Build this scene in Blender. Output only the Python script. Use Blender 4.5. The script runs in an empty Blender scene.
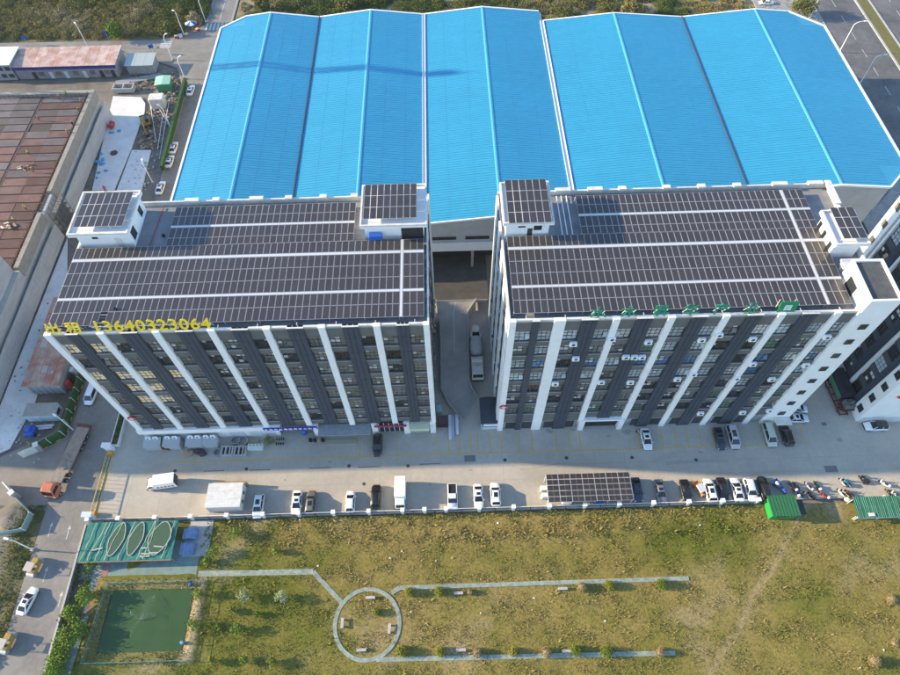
import bpy, math, random
import numpy as np
from mathutils import Vector, Matrix
random.seed(7); rng = np.random.default_rng(7)
SC = bpy.context.scene; COL = SC.collection
# ------------------------------------------------------------------ camera
CAM_Z = 120.0; FPX = 647.0
RW = np.array([[0.9995867, -0.02858777, 0.00302862],
               [-0.02566081, -0.83979187, 0.5423017],
               [-0.01295978, -0.54215528, -0.84017837]])   # camera right / down / forward in world axes
cam = bpy.data.cameras.new('camera'); cam.sensor_width = 36; cam.lens = FPX / 900 * 36
cam.clip_start = 1; cam.clip_end = 5000
camo = bpy.data.objects.new('camera', cam); COL.objects.link(camo); SC.camera = camo
camo.matrix_world = Matrix([[RW[i, 0], -RW[i, 1], -RW[i, 2], (0, 0, CAM_Z)[i]] for i in range(3)] + [[0, 0, 0, 1]])
# ------------------------------------------------------------------ sky and sun
SUN_EL = math.radians(18); SUN_AZ = math.radians(5.5)      # light travels towards +X and a little towards -Y
w = bpy.data.worlds.new('World'); SC.world = w; w.use_nodes = True
nt = w.node_tree; bg = nt.nodes['Background']
sky = nt.nodes.new('ShaderNodeTexSky'); sky.sky_type = 'NISHITA'; sky.sun_disc = False
sky.sun_elevation = SUN_EL; sky.sun_rotation = math.radians(270) + SUN_AZ
sky.air_density = 1.0; sky.dust_density = 0.2; sky.ozone_density = 2.6
nt.links.new(sky.outputs[0], bg.inputs[0]); bg.inputs[1].default_value = 0.15
sl = bpy.data.lights.new('sun', 'SUN'); sl.energy = 3.8; sl.angle = math.radians(0.6); sl.color = (1.0, 0.80, 0.53)
so = bpy.data.objects.new('sun', sl); COL.objects.link(so)
sdir = Vector((math.cos(SUN_EL) * math.cos(SUN_AZ), -math.cos(SUN_EL) * math.sin(SUN_AZ), -math.sin(SUN_EL)))
so.rotation_euler = sdir.to_track_quat('-Z', 'Y').to_euler(); so.location = (-300, 40, 200)
vs = SC.view_settings; vs.view_transform = 'Standard'; vs.look = 'None'; vs.exposure = 1.6; vs.gamma = 1; vs.use_curve_mapping = False
SC.cycles.use_denoising = True; SC.cycles.max_bounces = 5; SC.cycles.diffuse_bounces = 3; SC.cycles.glossy_bounces = 2
SC.cycles.transmission_bounces = 3; SC.cycles.transparent_max_bounces = 4

def at(px, py, z=0.0):
    """point of the photograph -> world point on the level z"""
    r = RW @ np.array([px - 450, py - 337.5, FPX]); t = (z - CAM_Z) / r[2]
    return (float(r[0] * t), float(r[1] * t))

# ------------------------------------------------------------------ materials
MATS = {}
def mat(name, col=(.5, .5, .5), rough=.7, col2=None, scale=1.0, metal=0, bump=0, bscale=None, spec=.3, orand=0, emit=None, estr=0, detail=6, contrast=(.35, .65), coat=0, stretch=None, grime=0, gscale=.06):
    if name in MATS: return MATS[name]
    m = bpy.data.materials.new(name); m.use_nodes = True; MATS[name] = m
    n = m.node_tree.nodes; L = m.node_tree.links; b = n['Principled BSDF']
    b.inputs['Roughness'].default_value = rough; b.inputs['Metallic'].default_value = metal
    b.inputs['Specular IOR Level'].default_value = spec; b.inputs['Coat Weight'].default_value = coat
    b.inputs['Base Color'].default_value = (*col, 1)
    last = None; pos = None
    if col2 or bump:
        g = n.new('ShaderNodeNewGeometry'); pos = g.outputs['Position']
        if stretch:
            vm = n.new('ShaderNodeVectorMath'); vm.operation = 'MULTIPLY'; vm.inputs[1].default_value = stretch
            L.new(pos, vm.inputs[0]); pos = vm.outputs[0]
    if col2:
        t = n.new('ShaderNodeTexNoise'); t.inputs['Scale'].default_value = scale; t.inputs['Detail'].default_value = detail; t.inputs['Roughness'].default_value = .65
        L.new(pos, t.inputs['Vector'])
        r = n.new('ShaderNodeValToRGB'); r.color_ramp.elements[0].position = contrast[0]; r.color_ramp.elements[1].position = contrast[1]
        r.color_ramp.elements[0].color = (*col, 1); r.color_ramp.elements[1].color = (*col2, 1)
        L.new(t.outputs[0], r.inputs[0]); last = r.outputs[0]
    if grime:
        gp = n.new('ShaderNodeNewGeometry'); fac = []
        for sc_, dt in ((gscale, 5), (gscale * 14, 8)):
            t3 = n.new('ShaderNodeTexNoise'); t3.inputs['Scale'].default_value = sc_; t3.inputs['Detail'].default_value = dt; t3.inputs['Roughness'].default_value = .7; t3.inputs['Distortion'].default_value = .8
            L.new(gp.outputs['Position'], t3.inputs['Vector']); m3 = n.new('ShaderNodeMapRange'); m3.inputs[1].default_value = .3; m3.inputs[2].default_value = .68; m3.inputs[3].default_value = 1 + grime * .35; m3.inputs[4].default_value = 1 - grime; L.new(t3.outputs[0], m3.inputs[0]); fac.append(m3.outputs[0])
        mm = n.new('ShaderNodeMath'); mm.operation = 'MULTIPLY'; L.new(fac[0], mm.inputs[0]); L.new(fac[1], mm.inputs[1])
        mx = n.new('ShaderNodeMix'); mx.data_type = 'RGBA'; mx.blend_type = 'MULTIPLY'; mx.inputs[0].default_value = 1; mx.inputs[6].default_value = (*col, 1)
        if last: L.new(last, mx.inputs[6])
        L.new(mm.outputs[0], mx.inputs[7]); last = mx.outputs[2]
    if orand:
        oi = n.new('ShaderNodeObjectInfo'); mr = n.new('ShaderNodeMapRange'); mr.inputs[3].default_value = 1 - orand; mr.inputs[4].default_value = 1 + orand
        L.new(oi.outputs['Random'], mr.inputs[0])
        mx = n.new('ShaderNodeMix'); mx.data_type = 'RGBA'; mx.blend_type = 'MULTIPLY'; mx.inputs[0].default_value = 1
        mx.inputs[6].default_value = (*col, 1)
        if last: L.new(last, mx.inputs[6])
        L.new(mr.outputs[0], mx.inputs[7]); last = mx.outputs[2]
    if last: L.new(last, b.inputs['Base Color'])
    if bump:
        t2 = n.new('ShaderNodeTexNoise'); t2.inputs['Scale'].default_value = bscale or scale * 4; t2.inputs['Detail'].default_value = 4
        L.new(pos, t2.inputs['Vector']); bp = n.new('ShaderNodeBump'); bp.inputs['Strength'].default_value = bump; bp.inputs['Distance'].default_value = .1
        L.new(t2.outputs[0], bp.inputs['Height']); L.new(bp.outputs[0], b.inputs['Normal'])
    if emit: b.inputs['Emission Color'].default_value = (*emit, 1); b.inputs['Emission Strength'].default_value = estr
    return m

def attr_mat(name, c0, c1, c2, rough=.9, nscale=.5, sub=0):
    """two colour attributes: 'dry' moves c0 to c1, 'dirt' moves to c2, fine noise on top"""
    m = bpy.data.materials.new(name); m.use_nodes = True; MATS[name] = m
    n = m.node_tree.nodes; L = m.node_tree.links; b = n['Principled BSDF']; b.inputs['Roughness'].default_value = rough; b.inputs['Specular IOR Level'].default_value = .1
    def A(a):
        x = n.new('ShaderNodeAttribute'); x.attribute_name = a; return x.outputs['Fac']
    g = n.new('ShaderNodeNewGeometry'); t = n.new('ShaderNodeTexNoise'); t.inputs['Scale'].default_value = nscale; t.inputs['Detail'].default_value = 8; t.inputs['Roughness'].default_value = .7
    L.new(g.outputs['Position'], t.inputs['Vector'])
    def mix(f, a, c):
        x = n.new('ShaderNodeMix'); x.data_type = 'RGBA'; L.new(f, x.inputs[0])
        if isinstance(a, tuple): x.inputs[6].default_value = (*a, 1)
        else: L.new(a, x.inputs[6])
        x.inputs[7].default_value = (*c, 1); return x.outputs[2]
    o = mix(A('dry'), c0, c1); o = mix(A('dirt'), o, c2)
    mr = n.new('ShaderNodeMapRange'); mr.inputs[1].default_value = .25; mr.inputs[2].default_value = .75; mr.inputs[3].default_value = .5; mr.inputs[4].default_value = 1.5
    L.new(t.outputs[0], mr.inputs[0]); x = n.new('ShaderNodeMix'); x.data_type = 'RGBA'; x.blend_type = 'MULTIPLY'; x.inputs[0].default_value = 1
    L.new(o, x.inputs[6]); L.new(mr.outputs[0], x.inputs[7]); L.new(x.outputs[2], b.inputs['Base Color'])
    return m

# ------------------------------------------------------------------ mesh builder
class MB:
    def __init__(s): s.v = []; s.f = []; s.m = []
    def add(s, vs, fs, m=0):
        o = len(s.v); s.v += [tuple(p) for p in vs]; s.f += [tuple(i + o for i in f) for f in fs]; s.m += [m] * len(fs); return s
    def box(s, x0, x1, y0, y1, z0, z1, m=0):
        return s.add([(x0, y0, z0), (x1, y0, z0), (x1, y1, z0), (x0, y1, z0), (x0, y0, z1), (x1, y0, z1), (x1, y1, z1), (x0, y1, z1)],
                     [(0, 3, 2, 1), (4, 5, 6, 7), (0, 1, 5, 4), (1, 2, 6, 5), (2, 3, 7, 6), (3, 0, 4, 7)], m)
    def bev(s, x0, x1, y0, y1, z0, z1, b=.05, m=0):
        """box with chamfered upper and vertical edges"""
        def ring(i, z): return [(x0 + i + b, y0 + i, z), (x1 - i - b, y0 + i, z), (x1 - i, y0 + i + b, z), (x1 - i, y1 - i - b, z), (x1 - i - b, y1 - i, z), (x0 + i + b, y1 - i, z), (x0 + i, y1 - i - b, z), (x0 + i, y0 + i + b, z)]
        return s.loft([ring(0, z0), ring(0, z1 - b), ring(b, z1)], m)
    def obox(s, c, d, L, W, z0, z1, m=0):
        """box of length L along ground direction d (angle), width W, centred on c"""
        ca, sa = math.cos(d), math.sin(d)
        P = [(c[0] + ca * a - sa * b, c[1] + sa * a + ca * b) for a, b in ((-L / 2, -W / 2), (L / 2, -W / 2), (L / 2, W / 2), (-L / 2, W / 2))]
        return s.prism(P, z0, z1, m)
    def prism(s, pts, z0, z1, m=0):
        a = sum(pts[i][0] * pts[(i + 1) % len(pts)][1] - pts[(i + 1) % len(pts)][0] * pts[i][1] for i in range(len(pts)))
        if a < 0: pts = pts[::-1]
        n = len(pts)
        return s.add([(x, y, z0) for x, y in pts] + [(x, y, z1) for x, y in pts],
                     [tuple(range(n))[::-1], tuple(range(n, 2 * n))] + [(i, (i + 1) % n, n + (i + 1) % n, n + i) for i in range(n)], m)
    def quad(s, *p, m=0): return s.add(p, [tuple(range(len(p)))], m)
    def tube(s, p, q, r, n=6, r2=None, m=0):
        p = Vector(p); q = Vector(q); d = (q - p).normalized(); u = d.orthogonal().normalized(); v = d.cross(u); r2 = r if r2 is None else r2
        A = [p + (u * math.cos(a) + v * math.sin(a)) * r for a in [2 * math.pi * i / n for i in range(n)]]
        B = [q + (u * math.cos(a) + v * math.sin(a)) * r2 for a in [2 * math.pi * i / n for i in range(n)]]
        return s.add(A + B, [tuple(range(n))[::-1], tuple(range(n, 2 * n))] + [(i, (i + 1) % n, n + (i + 1) % n, n + i) for i in range(n)], m)
    def loft(s, rings, m=0, cap=True):
        n = len(rings[0]); vs = [p for r in rings for p in r]; fs = []
        for k in range(len(rings) - 1):
            for i in range(n): fs.append((k * n + i, k * n + (i + 1) % n, (k + 1) * n + (i + 1) % n, (k + 1) * n + i))
        if cap: fs += [tuple(range(n))[::-1], tuple(range((len(rings) - 1) * n, len(rings) * n))]
        return s.add(vs, fs, m)
    def lathe(s, prof, c=(0, 0, 0), n=12, axis='z', m=0):
        R = []
        for r, h in prof:
            ring = []
            for i in range(n):
                a = 2 * math.pi * i / n; x, y = r * math.cos(a), r * math.sin(a)
                p = (x, y, h) if axis == 'z' else ((h, x, y) if axis == 'x' else (y, h, x))
                ring.append((p[0] + c[0], p[1] + c[1], p[2] + c[2]))
            R.append(ring)
        return s.loft(R, m)
    def ell(s, c, rx, ry, rz, n=12, k=7, m=0, jit=0):
        R = []
        for j in range(k + 1):
            t = -math.pi / 2 + math.pi * (j + .02) / (k + .04); q = []
            for i in range(n):
                a = 2 * math.pi * i / n; f = 1 + random.uniform(-jit, jit)
                q.append((c[0] + rx * f * math.cos(t) * math.cos(a), c[1] + ry * f * math.cos(t) * math.sin(a), c[2] + rz * f * math.sin(t)))
            R.append(q)
        return s.loft(R, m)
    def mesh(s, name, mats, smooth=False):
        me = bpy.data.meshes.new(name); me.from_pydata(s.v, [], s.f)
        for x in (mats if isinstance(mats, (list, tuple)) else [mats]): me.materials.append(x)
        if any(s.m): me.polygons.foreach_set('material_index', s.m)
        if smooth: me.polygons.foreach_set('use_smooth', [True] * len(me.polygons))
        me.update(); return me

def wpos(o):
    p = Vector((0, 0, 0))
    while o: p += o.location; o = o.parent
    return p
def link(name, me, parent=None, loc=(0, 0, 0), rz=0):
    o = bpy.data.objects.new(name, me); COL.objects.link(o); o.location = loc
    if rz: o.rotation_euler = (0, 0, rz)
    if parent: o.parent = parent
    return o
def obj(name, mb, mats, parent=None, smooth=False):
    """mesh in the parent's own axes"""
    return link(name, mb.mesh(name, mats, smooth), parent)
def wobj(name, mb, mats, parent=None, smooth=False):
    """mesh given in world axes, stored relative to its (unrotated) parent"""
    if parent:
        p = wpos(parent); mb.v = [(x - p.x, y - p.y, z - p.z) for x, y, z in mb.v]
    return obj(name, mb, mats, parent, smooth)
def tag(o, label, cat, group=None):
    o['label'] = label; o['category'] = cat
    if group: o['group'] = group
    return o
def thing(name, label, cat, loc=(0, 0, 0), rz=0, group=None): return tag(link(name, None, None, loc, rz), label, cat, group)
def struct(name, mb, mats, smooth=False):
    o = obj(name, mb, mats, None, smooth); o['kind'] = 'structure'; return o
def stuff(o): o['kind'] = 'stuff'; return o

def np_mesh(name, V, F, mats, attrs=None):
    """big mesh from numpy arrays; F is (n,3) or (n,4)"""
    me = bpy.data.meshes.new(name); k = F.shape[1]
    me.vertices.add(len(V)); me.vertices.foreach_set('co', V.astype(np.float32).ravel())
    me.loops.add(F.size); me.loops.foreach_set('vertex_index', F.astype(np.int32).ravel())
    me.polygons.add(len(F)); me.polygons.foreach_set('loop_start', np.arange(0, F.size, k, dtype=np.int32))
    for x in (mats if isinstance(mats, (list, tuple)) else [mats]): me.materials.append(x)
    for a, d in (attrs or {}).items():
        at_ = me.attributes.new(a, 'FLOAT', 'POINT'); at_.data.foreach_set('value', d.astype(np.float32))
    me.update(); me.validate()
    if name != 'field': me.shade_flat()
    return me
def leaf_quads(C, size, flat=.5):
    """one small leaf-shaped quad at each centre, random tilt"""
    n = len(C); a = rng.uniform(0, 2 * np.pi, n); t = rng.normal(0, flat, n); s = size if np.ndim(size) else np.full(n, size)
    u = np.stack([np.cos(a) * np.cos(t), np.sin(a) * np.cos(t), np.sin(t)], 1)
    b = rng.normal(0, flat, n); v0 = np.stack([-np.sin(a), np.cos(a), np.zeros(n)], 1); w_ = np.cross(u, v0)
    v = v0 * np.cos(b)[:, None] + w_ * np.sin(b)[:, None]
    s = s[:, None]
    V = np.stack([C - u * s, C - v * s * .45 + u * s * .1, C + u * s, C + v * s * .45 + u * s * .1], 1).reshape(-1, 3)
    return V, np.arange(4 * n).reshape(-1, 4)
def fbm(x, y, sc, seed=0, oct=4):
    """cheap smooth noise 0..1 from summed sines"""
    r = np.random.default_rng(seed); o = 0; amp = 1; tot = 0
    for k in range(oct):
        for j in range(3):
            a = r.uniform(0, 2 * np.pi); f = (2 ** k) / sc * r.uniform(.7, 1.3); p = r.uniform(0, 6.28)
            o = o + amp * np.sin((x * np.cos(a) + y * np.sin(a)) * f + p + 1.3 * np.sin((x * np.sin(a) - y * np.cos(a)) * f * .7 + p * 2))
            tot += amp
        amp *= .6
    return .5 + .5 * o / tot * 1.8
# ------------------------------------------------------------------ common materials
M_CONC = mat('yard_concrete', (.475, .43, .355), .85, (.40, .365, .305), .16, bump=.08, bscale=6, contrast=(.3, .75), grime=.11, gscale=.07)
M_ROAD = mat('worn_road', (.285, .265, .235), .85, (.22, .207, .185), .12, bump=.08, bscale=8, grime=.2, gscale=.08)
M_ASPH = mat('dark_asphalt', (.17, .165, .16), .85, (.11, .11, .11), .15, bump=.08, bscale=8, grime=.2)
M_EARTH = mat('bare_earth', (.21, .19, .16), .95, (.125, .113, .098), .22, bump=.3, bscale=2)
M_SLAB = mat('pale_concrete', (.50, .48, .45), .85, (.38, .37, .352), .25, contrast=(.3, .7), grime=.1, gscale=.15)
M_GREYC = mat('grey_concrete', (.34, .33, .31), .85, (.25, .245, .235), .6)
M_WHITE = mat('white_render', (.78, .775, .76), .75, (.69, .685, .665), .5, contrast=(.35, .8))
M_WTRIM = mat('white_trim', (.8, .8, .79), .6)
M_OFFW = mat('off_white_paint', (.66, .64, .58), .75, (.52, .50, .45), .8)
M_GREY = mat('grey_spandrel', (.135, .135, .13), .8, (.11, .11, .108), .7)
M_SLATE = mat('slate_cladding', (.052, .064, .085), .55, (.042, .052, .07), .9)
M_DFRAME = mat('dark_frame', (.035, .037, .04), .5)
M_BLACK = mat('black_rubber', (.018, .018, .019), .8)
M_STEEL = mat('galvanised_steel', (.45, .46, .47), .45, metal=.6)
M_GALV = mat('pale_metal', (.62, .64, .66), .5, metal=.2)
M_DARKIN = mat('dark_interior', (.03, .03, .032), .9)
M_YLINE = mat('yellow_paint', (.66, .40, .04), .8, (.55, .36, .07), 2.5)
M_WLINE = mat('white_paint', (.6, .6, .58), .8, (.4, .4, .39), 2.5)
M_RED = mat('red_paint', (.45, .03, .04), .5)
M_BLUEP = mat('blue_plastic', (.02, .10, .42), .5)
M_RUST = mat('rusty_roof', (.36, .16, .11), .85, (.46, .34, .28), .35, contrast=(.4, .62))
M_GREENM = mat('green_metal', (.02, .30, .10), .55, (.03, .24, .10), 1)
M_WOOD = mat('weathered_board', (.36, .28, .18), .85, (.26, .2, .13), 2)

# ------------------------------------------------------------------ ground, roads, yard
mb = MB().box(-1500, 1500, -900, 2200, -1.4, -.40); struct("ground", mb, M_EARTH)
struct('yard', MB().box(-67.6, 121.5, 38.9, 104, -.3, .02), M_CONC)
mb = MB().prism([(-77.3, -60), (-68.5, -60), (-68.5, 38), (-67.7, 38.6), (-67.7, 57), (-61.8, 57), (-61.5, 100), (-59.5, 176), (-53, 184), (-53, 193.2), (-66.9, 196), (-66.9, 330), (-75.8, 330), (-75.8, 200.5), (-82, 194.5), (-90, 193), (-220, 194.4), (-220, 188), (-99, 187.6), (-80, 178), (-75.6, 165), (-74.6, 121), (-77.3, 80)], -.3, 0)
struct('road', mb, M_ROAD)
struct('road', MB().box(122, 136.4, -80, 420, -.3, 0), M_ASPH)
struct('road', MB().box(141.2, 158, -80, 420, -.3, .0), M_ASPH)
struct('pavement', MB().box(103.2, 121.9, 104.1, 420, -.3, .1), M_GREYC)
struct('pavement', MB().prism([(-92, 43), (-77.35, 41), (-77.35, 57.5), (-80, 57.5), (-92, 51)], -.3, -.01), mat('dusty_apron', (.27, .24, .2), .9, (.19, .175, .155), .2))
struct('pavement', MB().box(121.98, 122.25, -80, 420, -.3, .14), M_SLAB)
med = struct('median', MB().box(136.45, 141.15, -80, 420, -.3, .13), mat('median_grass', (.12, .12, .035), .95, (.16, .14, .05), .5, bump=.4, bscale=5))
for x in (136.55, 140.9):
    obj('kerb', MB().box(x - .35, x + .35, -80, 420, -.25, .17), M_SLAB, med)
# lane paint
def paint(parent, mbs, m, name='painted_line'):
    for b in mbs: wobj(name, b, m, parent)
yard = bpy.data.objects['yard']; roadw = bpy.data.objects['road']; roade = bpy.data.objects['road.001']; roade2 = bpy.data.objects['road.002']
paint(roade, [MB().box(129 - .08, 129 + .08, y, y + 4, .004, .008) for y in range(120, 260, 9)], M_WLINE)
paint(roade2, [MB().box(147.5, 147.7, y, y + 4, .004, .008) for y in range(140, 260, 9)], M_WLINE)
for k in range(7):                                                        # zebra crossing on the north road, and on the west arm
    paint(roadw, [MB().box(-75.2 + k * 1.2, -74.6 + k * 1.2, 197.4, 201.2, .004, .008)], M_WLINE, 'zebra_stripe')
for k in range(5):
    paint(roadw, [MB().box(-88, -84.4, 188.6 + k * .95, 189.1 + k * .95, .004, .008)], M_WLINE, 'zebra_stripe')
paint(roadw, [MB().box(-71.45, -71.3, 202.5, 230, .004, .008), MB().box(-75.4, -75.25, 202, 230, .004, .008), MB().box(-67.5, -67.35, 202, 230, .004, .008)], M_WLINE)
for a in (at(50, 530), at(68, 533), at(45, 575), at(60, 600)):
    paint(roadw, [MB().prism([(a[0] - .07, a[1] - 1.2), (a[0] + .07, a[1] - 1.2), (a[0] + .07, a[1] + .7), (a[0] + .3, a[1] + .7), (a[0], a[1] + 1.5), (a[0] - .3, a[1] + .7), (a[0] - .07, a[1] + .7)], .004, .008)], M_WLINE, 'lane_arrow')
# yellow bay lines in the yard
YL = 49.9
paint(yard, [MB().box(at(172, 464)[0], 64.5, YL, YL + .18, .024, .028)], M_YLINE)
for px, py in ((184, 452), (195, 461), (360, 446), (373, 445), (397, 445), (436, 443), (449, 443), (459, 443), (471, 443), (478, 442), (490, 441), (501, 441), (519, 440), (532, 440), (556, 440), (569, 440), (580, 440), (638, 438), (662, 437), (675, 436), (687, 436), (700, 435), (712, 434), (763, 433), (802, 433)):
    x = at(px, py)[0]; paint(yard, [MB().box(x - .09, x + .09, YL + .19, 54.3, .024, .028)], M_YLINE)
for x in (at(109, 475)[0], at(99, 505)[0]): pass
paint(yard, [MB().box(-67.0, -66.85, 39.6, 51.6, .024, .028)], M_YLINE)
# manholes and drain slots
M_IRON = mat('cast_iron', (.07, .07, .072), .7)
for px, py in ((246.5, 469), (349, 466), (408, 466), (505, 460), (566.5, 458), (632, 457.5), (696, 460), (364, 484), (175, 471)):
    x, y = at(px, py); wobj('manhole_cover', MB().lathe([(.36, .022), (.36, .03), (.28, .032)], (x, y, 0), 12), M_IRON, yard)
for px, py, L in ((260, 470, 4.2), (320, 468, 4.2), (369, 467, 4.2), (430, 464, 4), (214, 471, 4)):
    x, y = at(px, py); wobj('drain_slot', MB().box(x - L / 2, x + L / 2, y - .07, y + .07, .024, .03), M_IRON, yard)
for px, py, a, b in ((470, 458.5, 2.2, 1.3), (831, 469, 2.4, 1.3), (824, 424, 1.0, .8)):
    x, y = at(px, py); wobj('cover_plate', MB().box(x - a / 2, x + a / 2, y - b / 2, y + b / 2, .024, .032), mat('grey_plate', (.16, .16, .16), .7), yard)
# slab joints of the yard: shallow saw cuts filled with dark sealant
for x in np.arange(-62, 120, 6.0): wobj('slab_joint', MB().box(x - .03, x + .03, 39, 49.8, .0205, .0235), mat('joint_sealant', (.33, .305, .26), .9), yard)
for y in (44.4, 47.2): wobj('slab_joint', MB().box(-67.4, 121, y - .03, y + .03, .0205, .0232), MATS['joint_sealant'], yard)

M_SITE = mat('new_pale_slab', (.76, .75, .72), .85, (.62, .61, .59), .25, contrast=(.3, .7), grime=.12, gscale=.15)
# ------------------------------------------------------------------ construction-site slabs
P = [at(*p) for p in ((113, 96), (141, 97), (145, 103), (144.5, 112), (131, 149), (114, 190), (92, 190))]
struct('site_slab', MB().prism(P, -.3, -.02), M_SITE)
P = [at(*p) for p in ((132, 150), (151, 150), (139, 200), (113, 200))]
struct('site_slab', MB().prism(P, -.3, .02), M_SITE)
struct('site_slab', MB().prism([(-94, 51), (-88.6, 54), (-86.8, 64), (-88.4, 92), (-93.6, 110)], -.3, -.04), M_SITE)

# ------------------------------------------------------------------ grass field with the pond hollow
PX0, PX1, PY0, PY1 = -61.6, -46.0, 15.6, 26.3
xs = np.arange(-66.5, 126, .55); ys = np.arange(-45, 38.6, .55)
gx, gy = np.meshgrid(xs, ys); fx = gx.ravel(); fy = gy.ravel()
def field_attr(x, y):
    n1 = fbm(x, y, 9, 1); n2 = fbm(x, y, 2.2, 2)
    dry = .42 + .9 * (n1 - .5) + .5 * (n2 - .5) + np.clip((x + 22) / 60, -.45, .22)
    dry += .75 * np.exp(-((y - 35.5) / 3.2) ** 2) * np.clip((x + 38) / 8, 0, 1) * np.clip((30 - x) / 12, 0, 1)
    dry -= .6 * np.exp(-((y - 31) / 5) ** 2) * np.clip((x - 30) / 8, 0, 1) * np.clip((56 - x) / 8, 0, 1)
    # worn trail and trodden ground by the sheds
    ax, ay, bx, by = 64.5, 35.5, 38.5, 6.5; L2 = (bx - ax) ** 2 + (by - ay) ** 2
    t = np.clip(((x - ax) * (bx - ax) + (y - ay) * (by - ay)) / L2, -.1, 1.6); wob = .35 * np.sin(t * 17)
    d = np.hypot(x - ax - t * (bx - ax) + wob, y - ay - t * (by - ay))
    dirt = .55 * np.exp(-(d / .5) ** 2) * (.55 + .6 * n2) + .28 * np.exp(-(d / 3.5) ** 2) * n1
    dirt += .7 * np.exp(-(((x - 71.5) / 1.9) ** 2 + ((y - 36.8) / 2.6) ** 2)) + .4 * np.exp(-(((x - 66) / 4) ** 2 + ((y - 38) / 1.2) ** 2))
    dirt += .35 * np.clip(fbm(x, y, 5, 9) - .66, 0, 1) * 3
    e = np.maximum(np.maximum(PX0 - x, x - PX1), np.maximum(PY0 - y, y - PY1))
    dirt = np.where(e < 1.6, np.maximum(dirt, .55 * (x > PX1 - 1) + .25), dirt)
    return np.clip(dry, 0, 1), np.clip(dirt, 0, 1), e
dry, dirt, edge = field_attr(fx, fy)
fz = -.06 + .07 * (fbm(fx, fy, 1.6, 3) - .5) + .18 * (fbm(fx, fy, 12, 4) - .5) + np.where((edge > 0) & (edge < 2.2), .32 * np.sin(np.pi * np.clip(edge / 2.2, 0, 1)), 0)
PATHS = [((-46, 28.5), (-25.4, 28.3), .5), ((-25.4, 28.3), (-19.9, 22.9), .4), ((-11.2, 24.3), (-9.8, 25.1), .4), ((-9.8, 25.1), (41.4, 25.25), .37), ((-13.5, 13.75), (36.5, 13.4), .37)]
CIR = (-15.3, 19.35, 5.55); near = np.abs(np.hypot(fx - CIR[0], fy - CIR[1]) - CIR[2]) - .45
for (a, b, hw) in PATHS:
    dx, dy = b[0] - a[0], b[1] - a[1]; t = np.clip(((fx - a[0]) * dx + (fy - a[1]) * dy) / (dx * dx + dy * dy), 0, 1)
    near = np.minimum(near, np.hypot(fx - a[0] - t * dx, fy - a[1] - t * dy) - hw)
fz = np.where(near < 1.0, np.minimum(fz, -.02 + .06 * np.clip(near, 0, 1)), fz); fz = np.where(edge <= 0, -.14, fz); fz = np.where(fy > 38.2, -.08, fz)
nx = len(xs); ny = len(ys); I = np.arange(nx * ny).reshape(ny, nx)
F = np.stack([I[:-1, :-1], I[:-1, 1:], I[1:, 1:], I[1:, :-1]], -1).reshape(-1, 4)
keep = ~((fx[F].min(1) > PX0 + .4) & (fx[F].max(1) < PX1 - .4) & (fy[F].min(1) > PY0 + .4) & (fy[F].max(1) < PY1 - .4)); F = F[keep]
M_FIELD = attr_mat('field_turf', (.122, .130, .02), (.25, .192, .058), (.36, .27, .165), nscale=2.2)
fo = link('field', np_mesh('field', np.stack([fx, fy, fz], 1), F, M_FIELD, {'dry': dry, 'dirt': dirt})); fo['kind'] = 'structure'
def fieldz(x, y):
    i = int(round((x - xs[0]) / .55)); j = int(round((y - ys[0]) / .55)); i = min(max(i, 0), nx - 1); j = min(max(j, 0), ny - 1)
    return float(fz[j * nx + i])
# grass tufts: small blades in bunches, nobody could count them
n = 190000
gx_ = rng.uniform(-66, 92, n); gy_ = rng.uniform(4, 38.2, n); d_, t_, e_ = field_attr(gx_, gy_)
clump = fbm(gx_, gy_, 1.1, 12)
k_ = (rng.uniform(0, 1, n) > t_ * 1.1) & (e_ > .4) & (rng.uniform(0, 1, n) < .25 + clump) & ~((gx_ < -46) & (gy_ > 26.3))
k_ &= ~((gx_ > 73.5) & (gy_ > 34.5))
for (a, b, hw) in PATHS:
    dx, dy = b[0] - a[0], b[1] - a[1]; t = np.clip(((gx_ - a[0]) * dx + (gy_ - a[1]) * dy) / (dx * dx + dy * dy), 0, 1)
    k_ &= np.hypot(gx_ - a[0] - t * dx, gy_ - a[1] - t * dy) > hw + .05
k_ &= abs(np.hypot(gx_ - CIR[0], gy_ - CIR[1]) - CIR[2]) > .5
gx_, gy_, d_, t_, clump = gx_[k_], gy_[k_], d_[k_], t_[k_], clump[k_]; n = len(gx_)
ii = np.clip(np.round((gx_ - xs[0]) / .55).astype(int), 0, nx - 1); jj = np.clip(np.round((gy_ - ys[0]) / .55).astype(int), 0, ny - 1)
gz_ = fz[jj * nx + ii]; tall = rng.gamma(2.0, .036, n) * (.6 + clump) * (1 + 1.0 * ((gy_ > 33) & (gx_ < 58)) * rng.uniform(0, 1, n))
V = []; 
for q in range(3):
    a = rng.uniform(0, 2 * np.pi, n); r = tall * rng.uniform(.5, 1.1, n); wd = .03 + tall * .25
    c = np.stack([gx_ + rng.normal(0, .12, n), gy_ + rng.normal(0, .12, n), gz_ - .02], 1)
    s_ = np.stack([-np.sin(a) * wd, np.cos(a) * wd, 0 * a], 1); tip = np.stack([np.cos(a) * r * 1.5, np.sin(a) * r * 1.5, tall * .9], 1)
    V.append(np.stack([c - s_, c + s_, c + tip], 1).reshape(-1, 3))
V = np.concatenate(V); F = np.arange(len(V)).reshape(-1, 3)
rp = lambda a: np.tile(np.repeat(a, 3), 3)
jit = rng.normal(0, .28, n)
M_TUFT = attr_mat('grass_blades', (.105, .125, .019), (.265, .20, .068), (.3, .24, .14), nscale=.7)
stuff(link('grass', np_mesh('grass', V, F, M_TUFT, {'dry': rp(np.clip(d_ + jit, 0, 1)), 'dirt': rp(t_ * .6)})))
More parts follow.
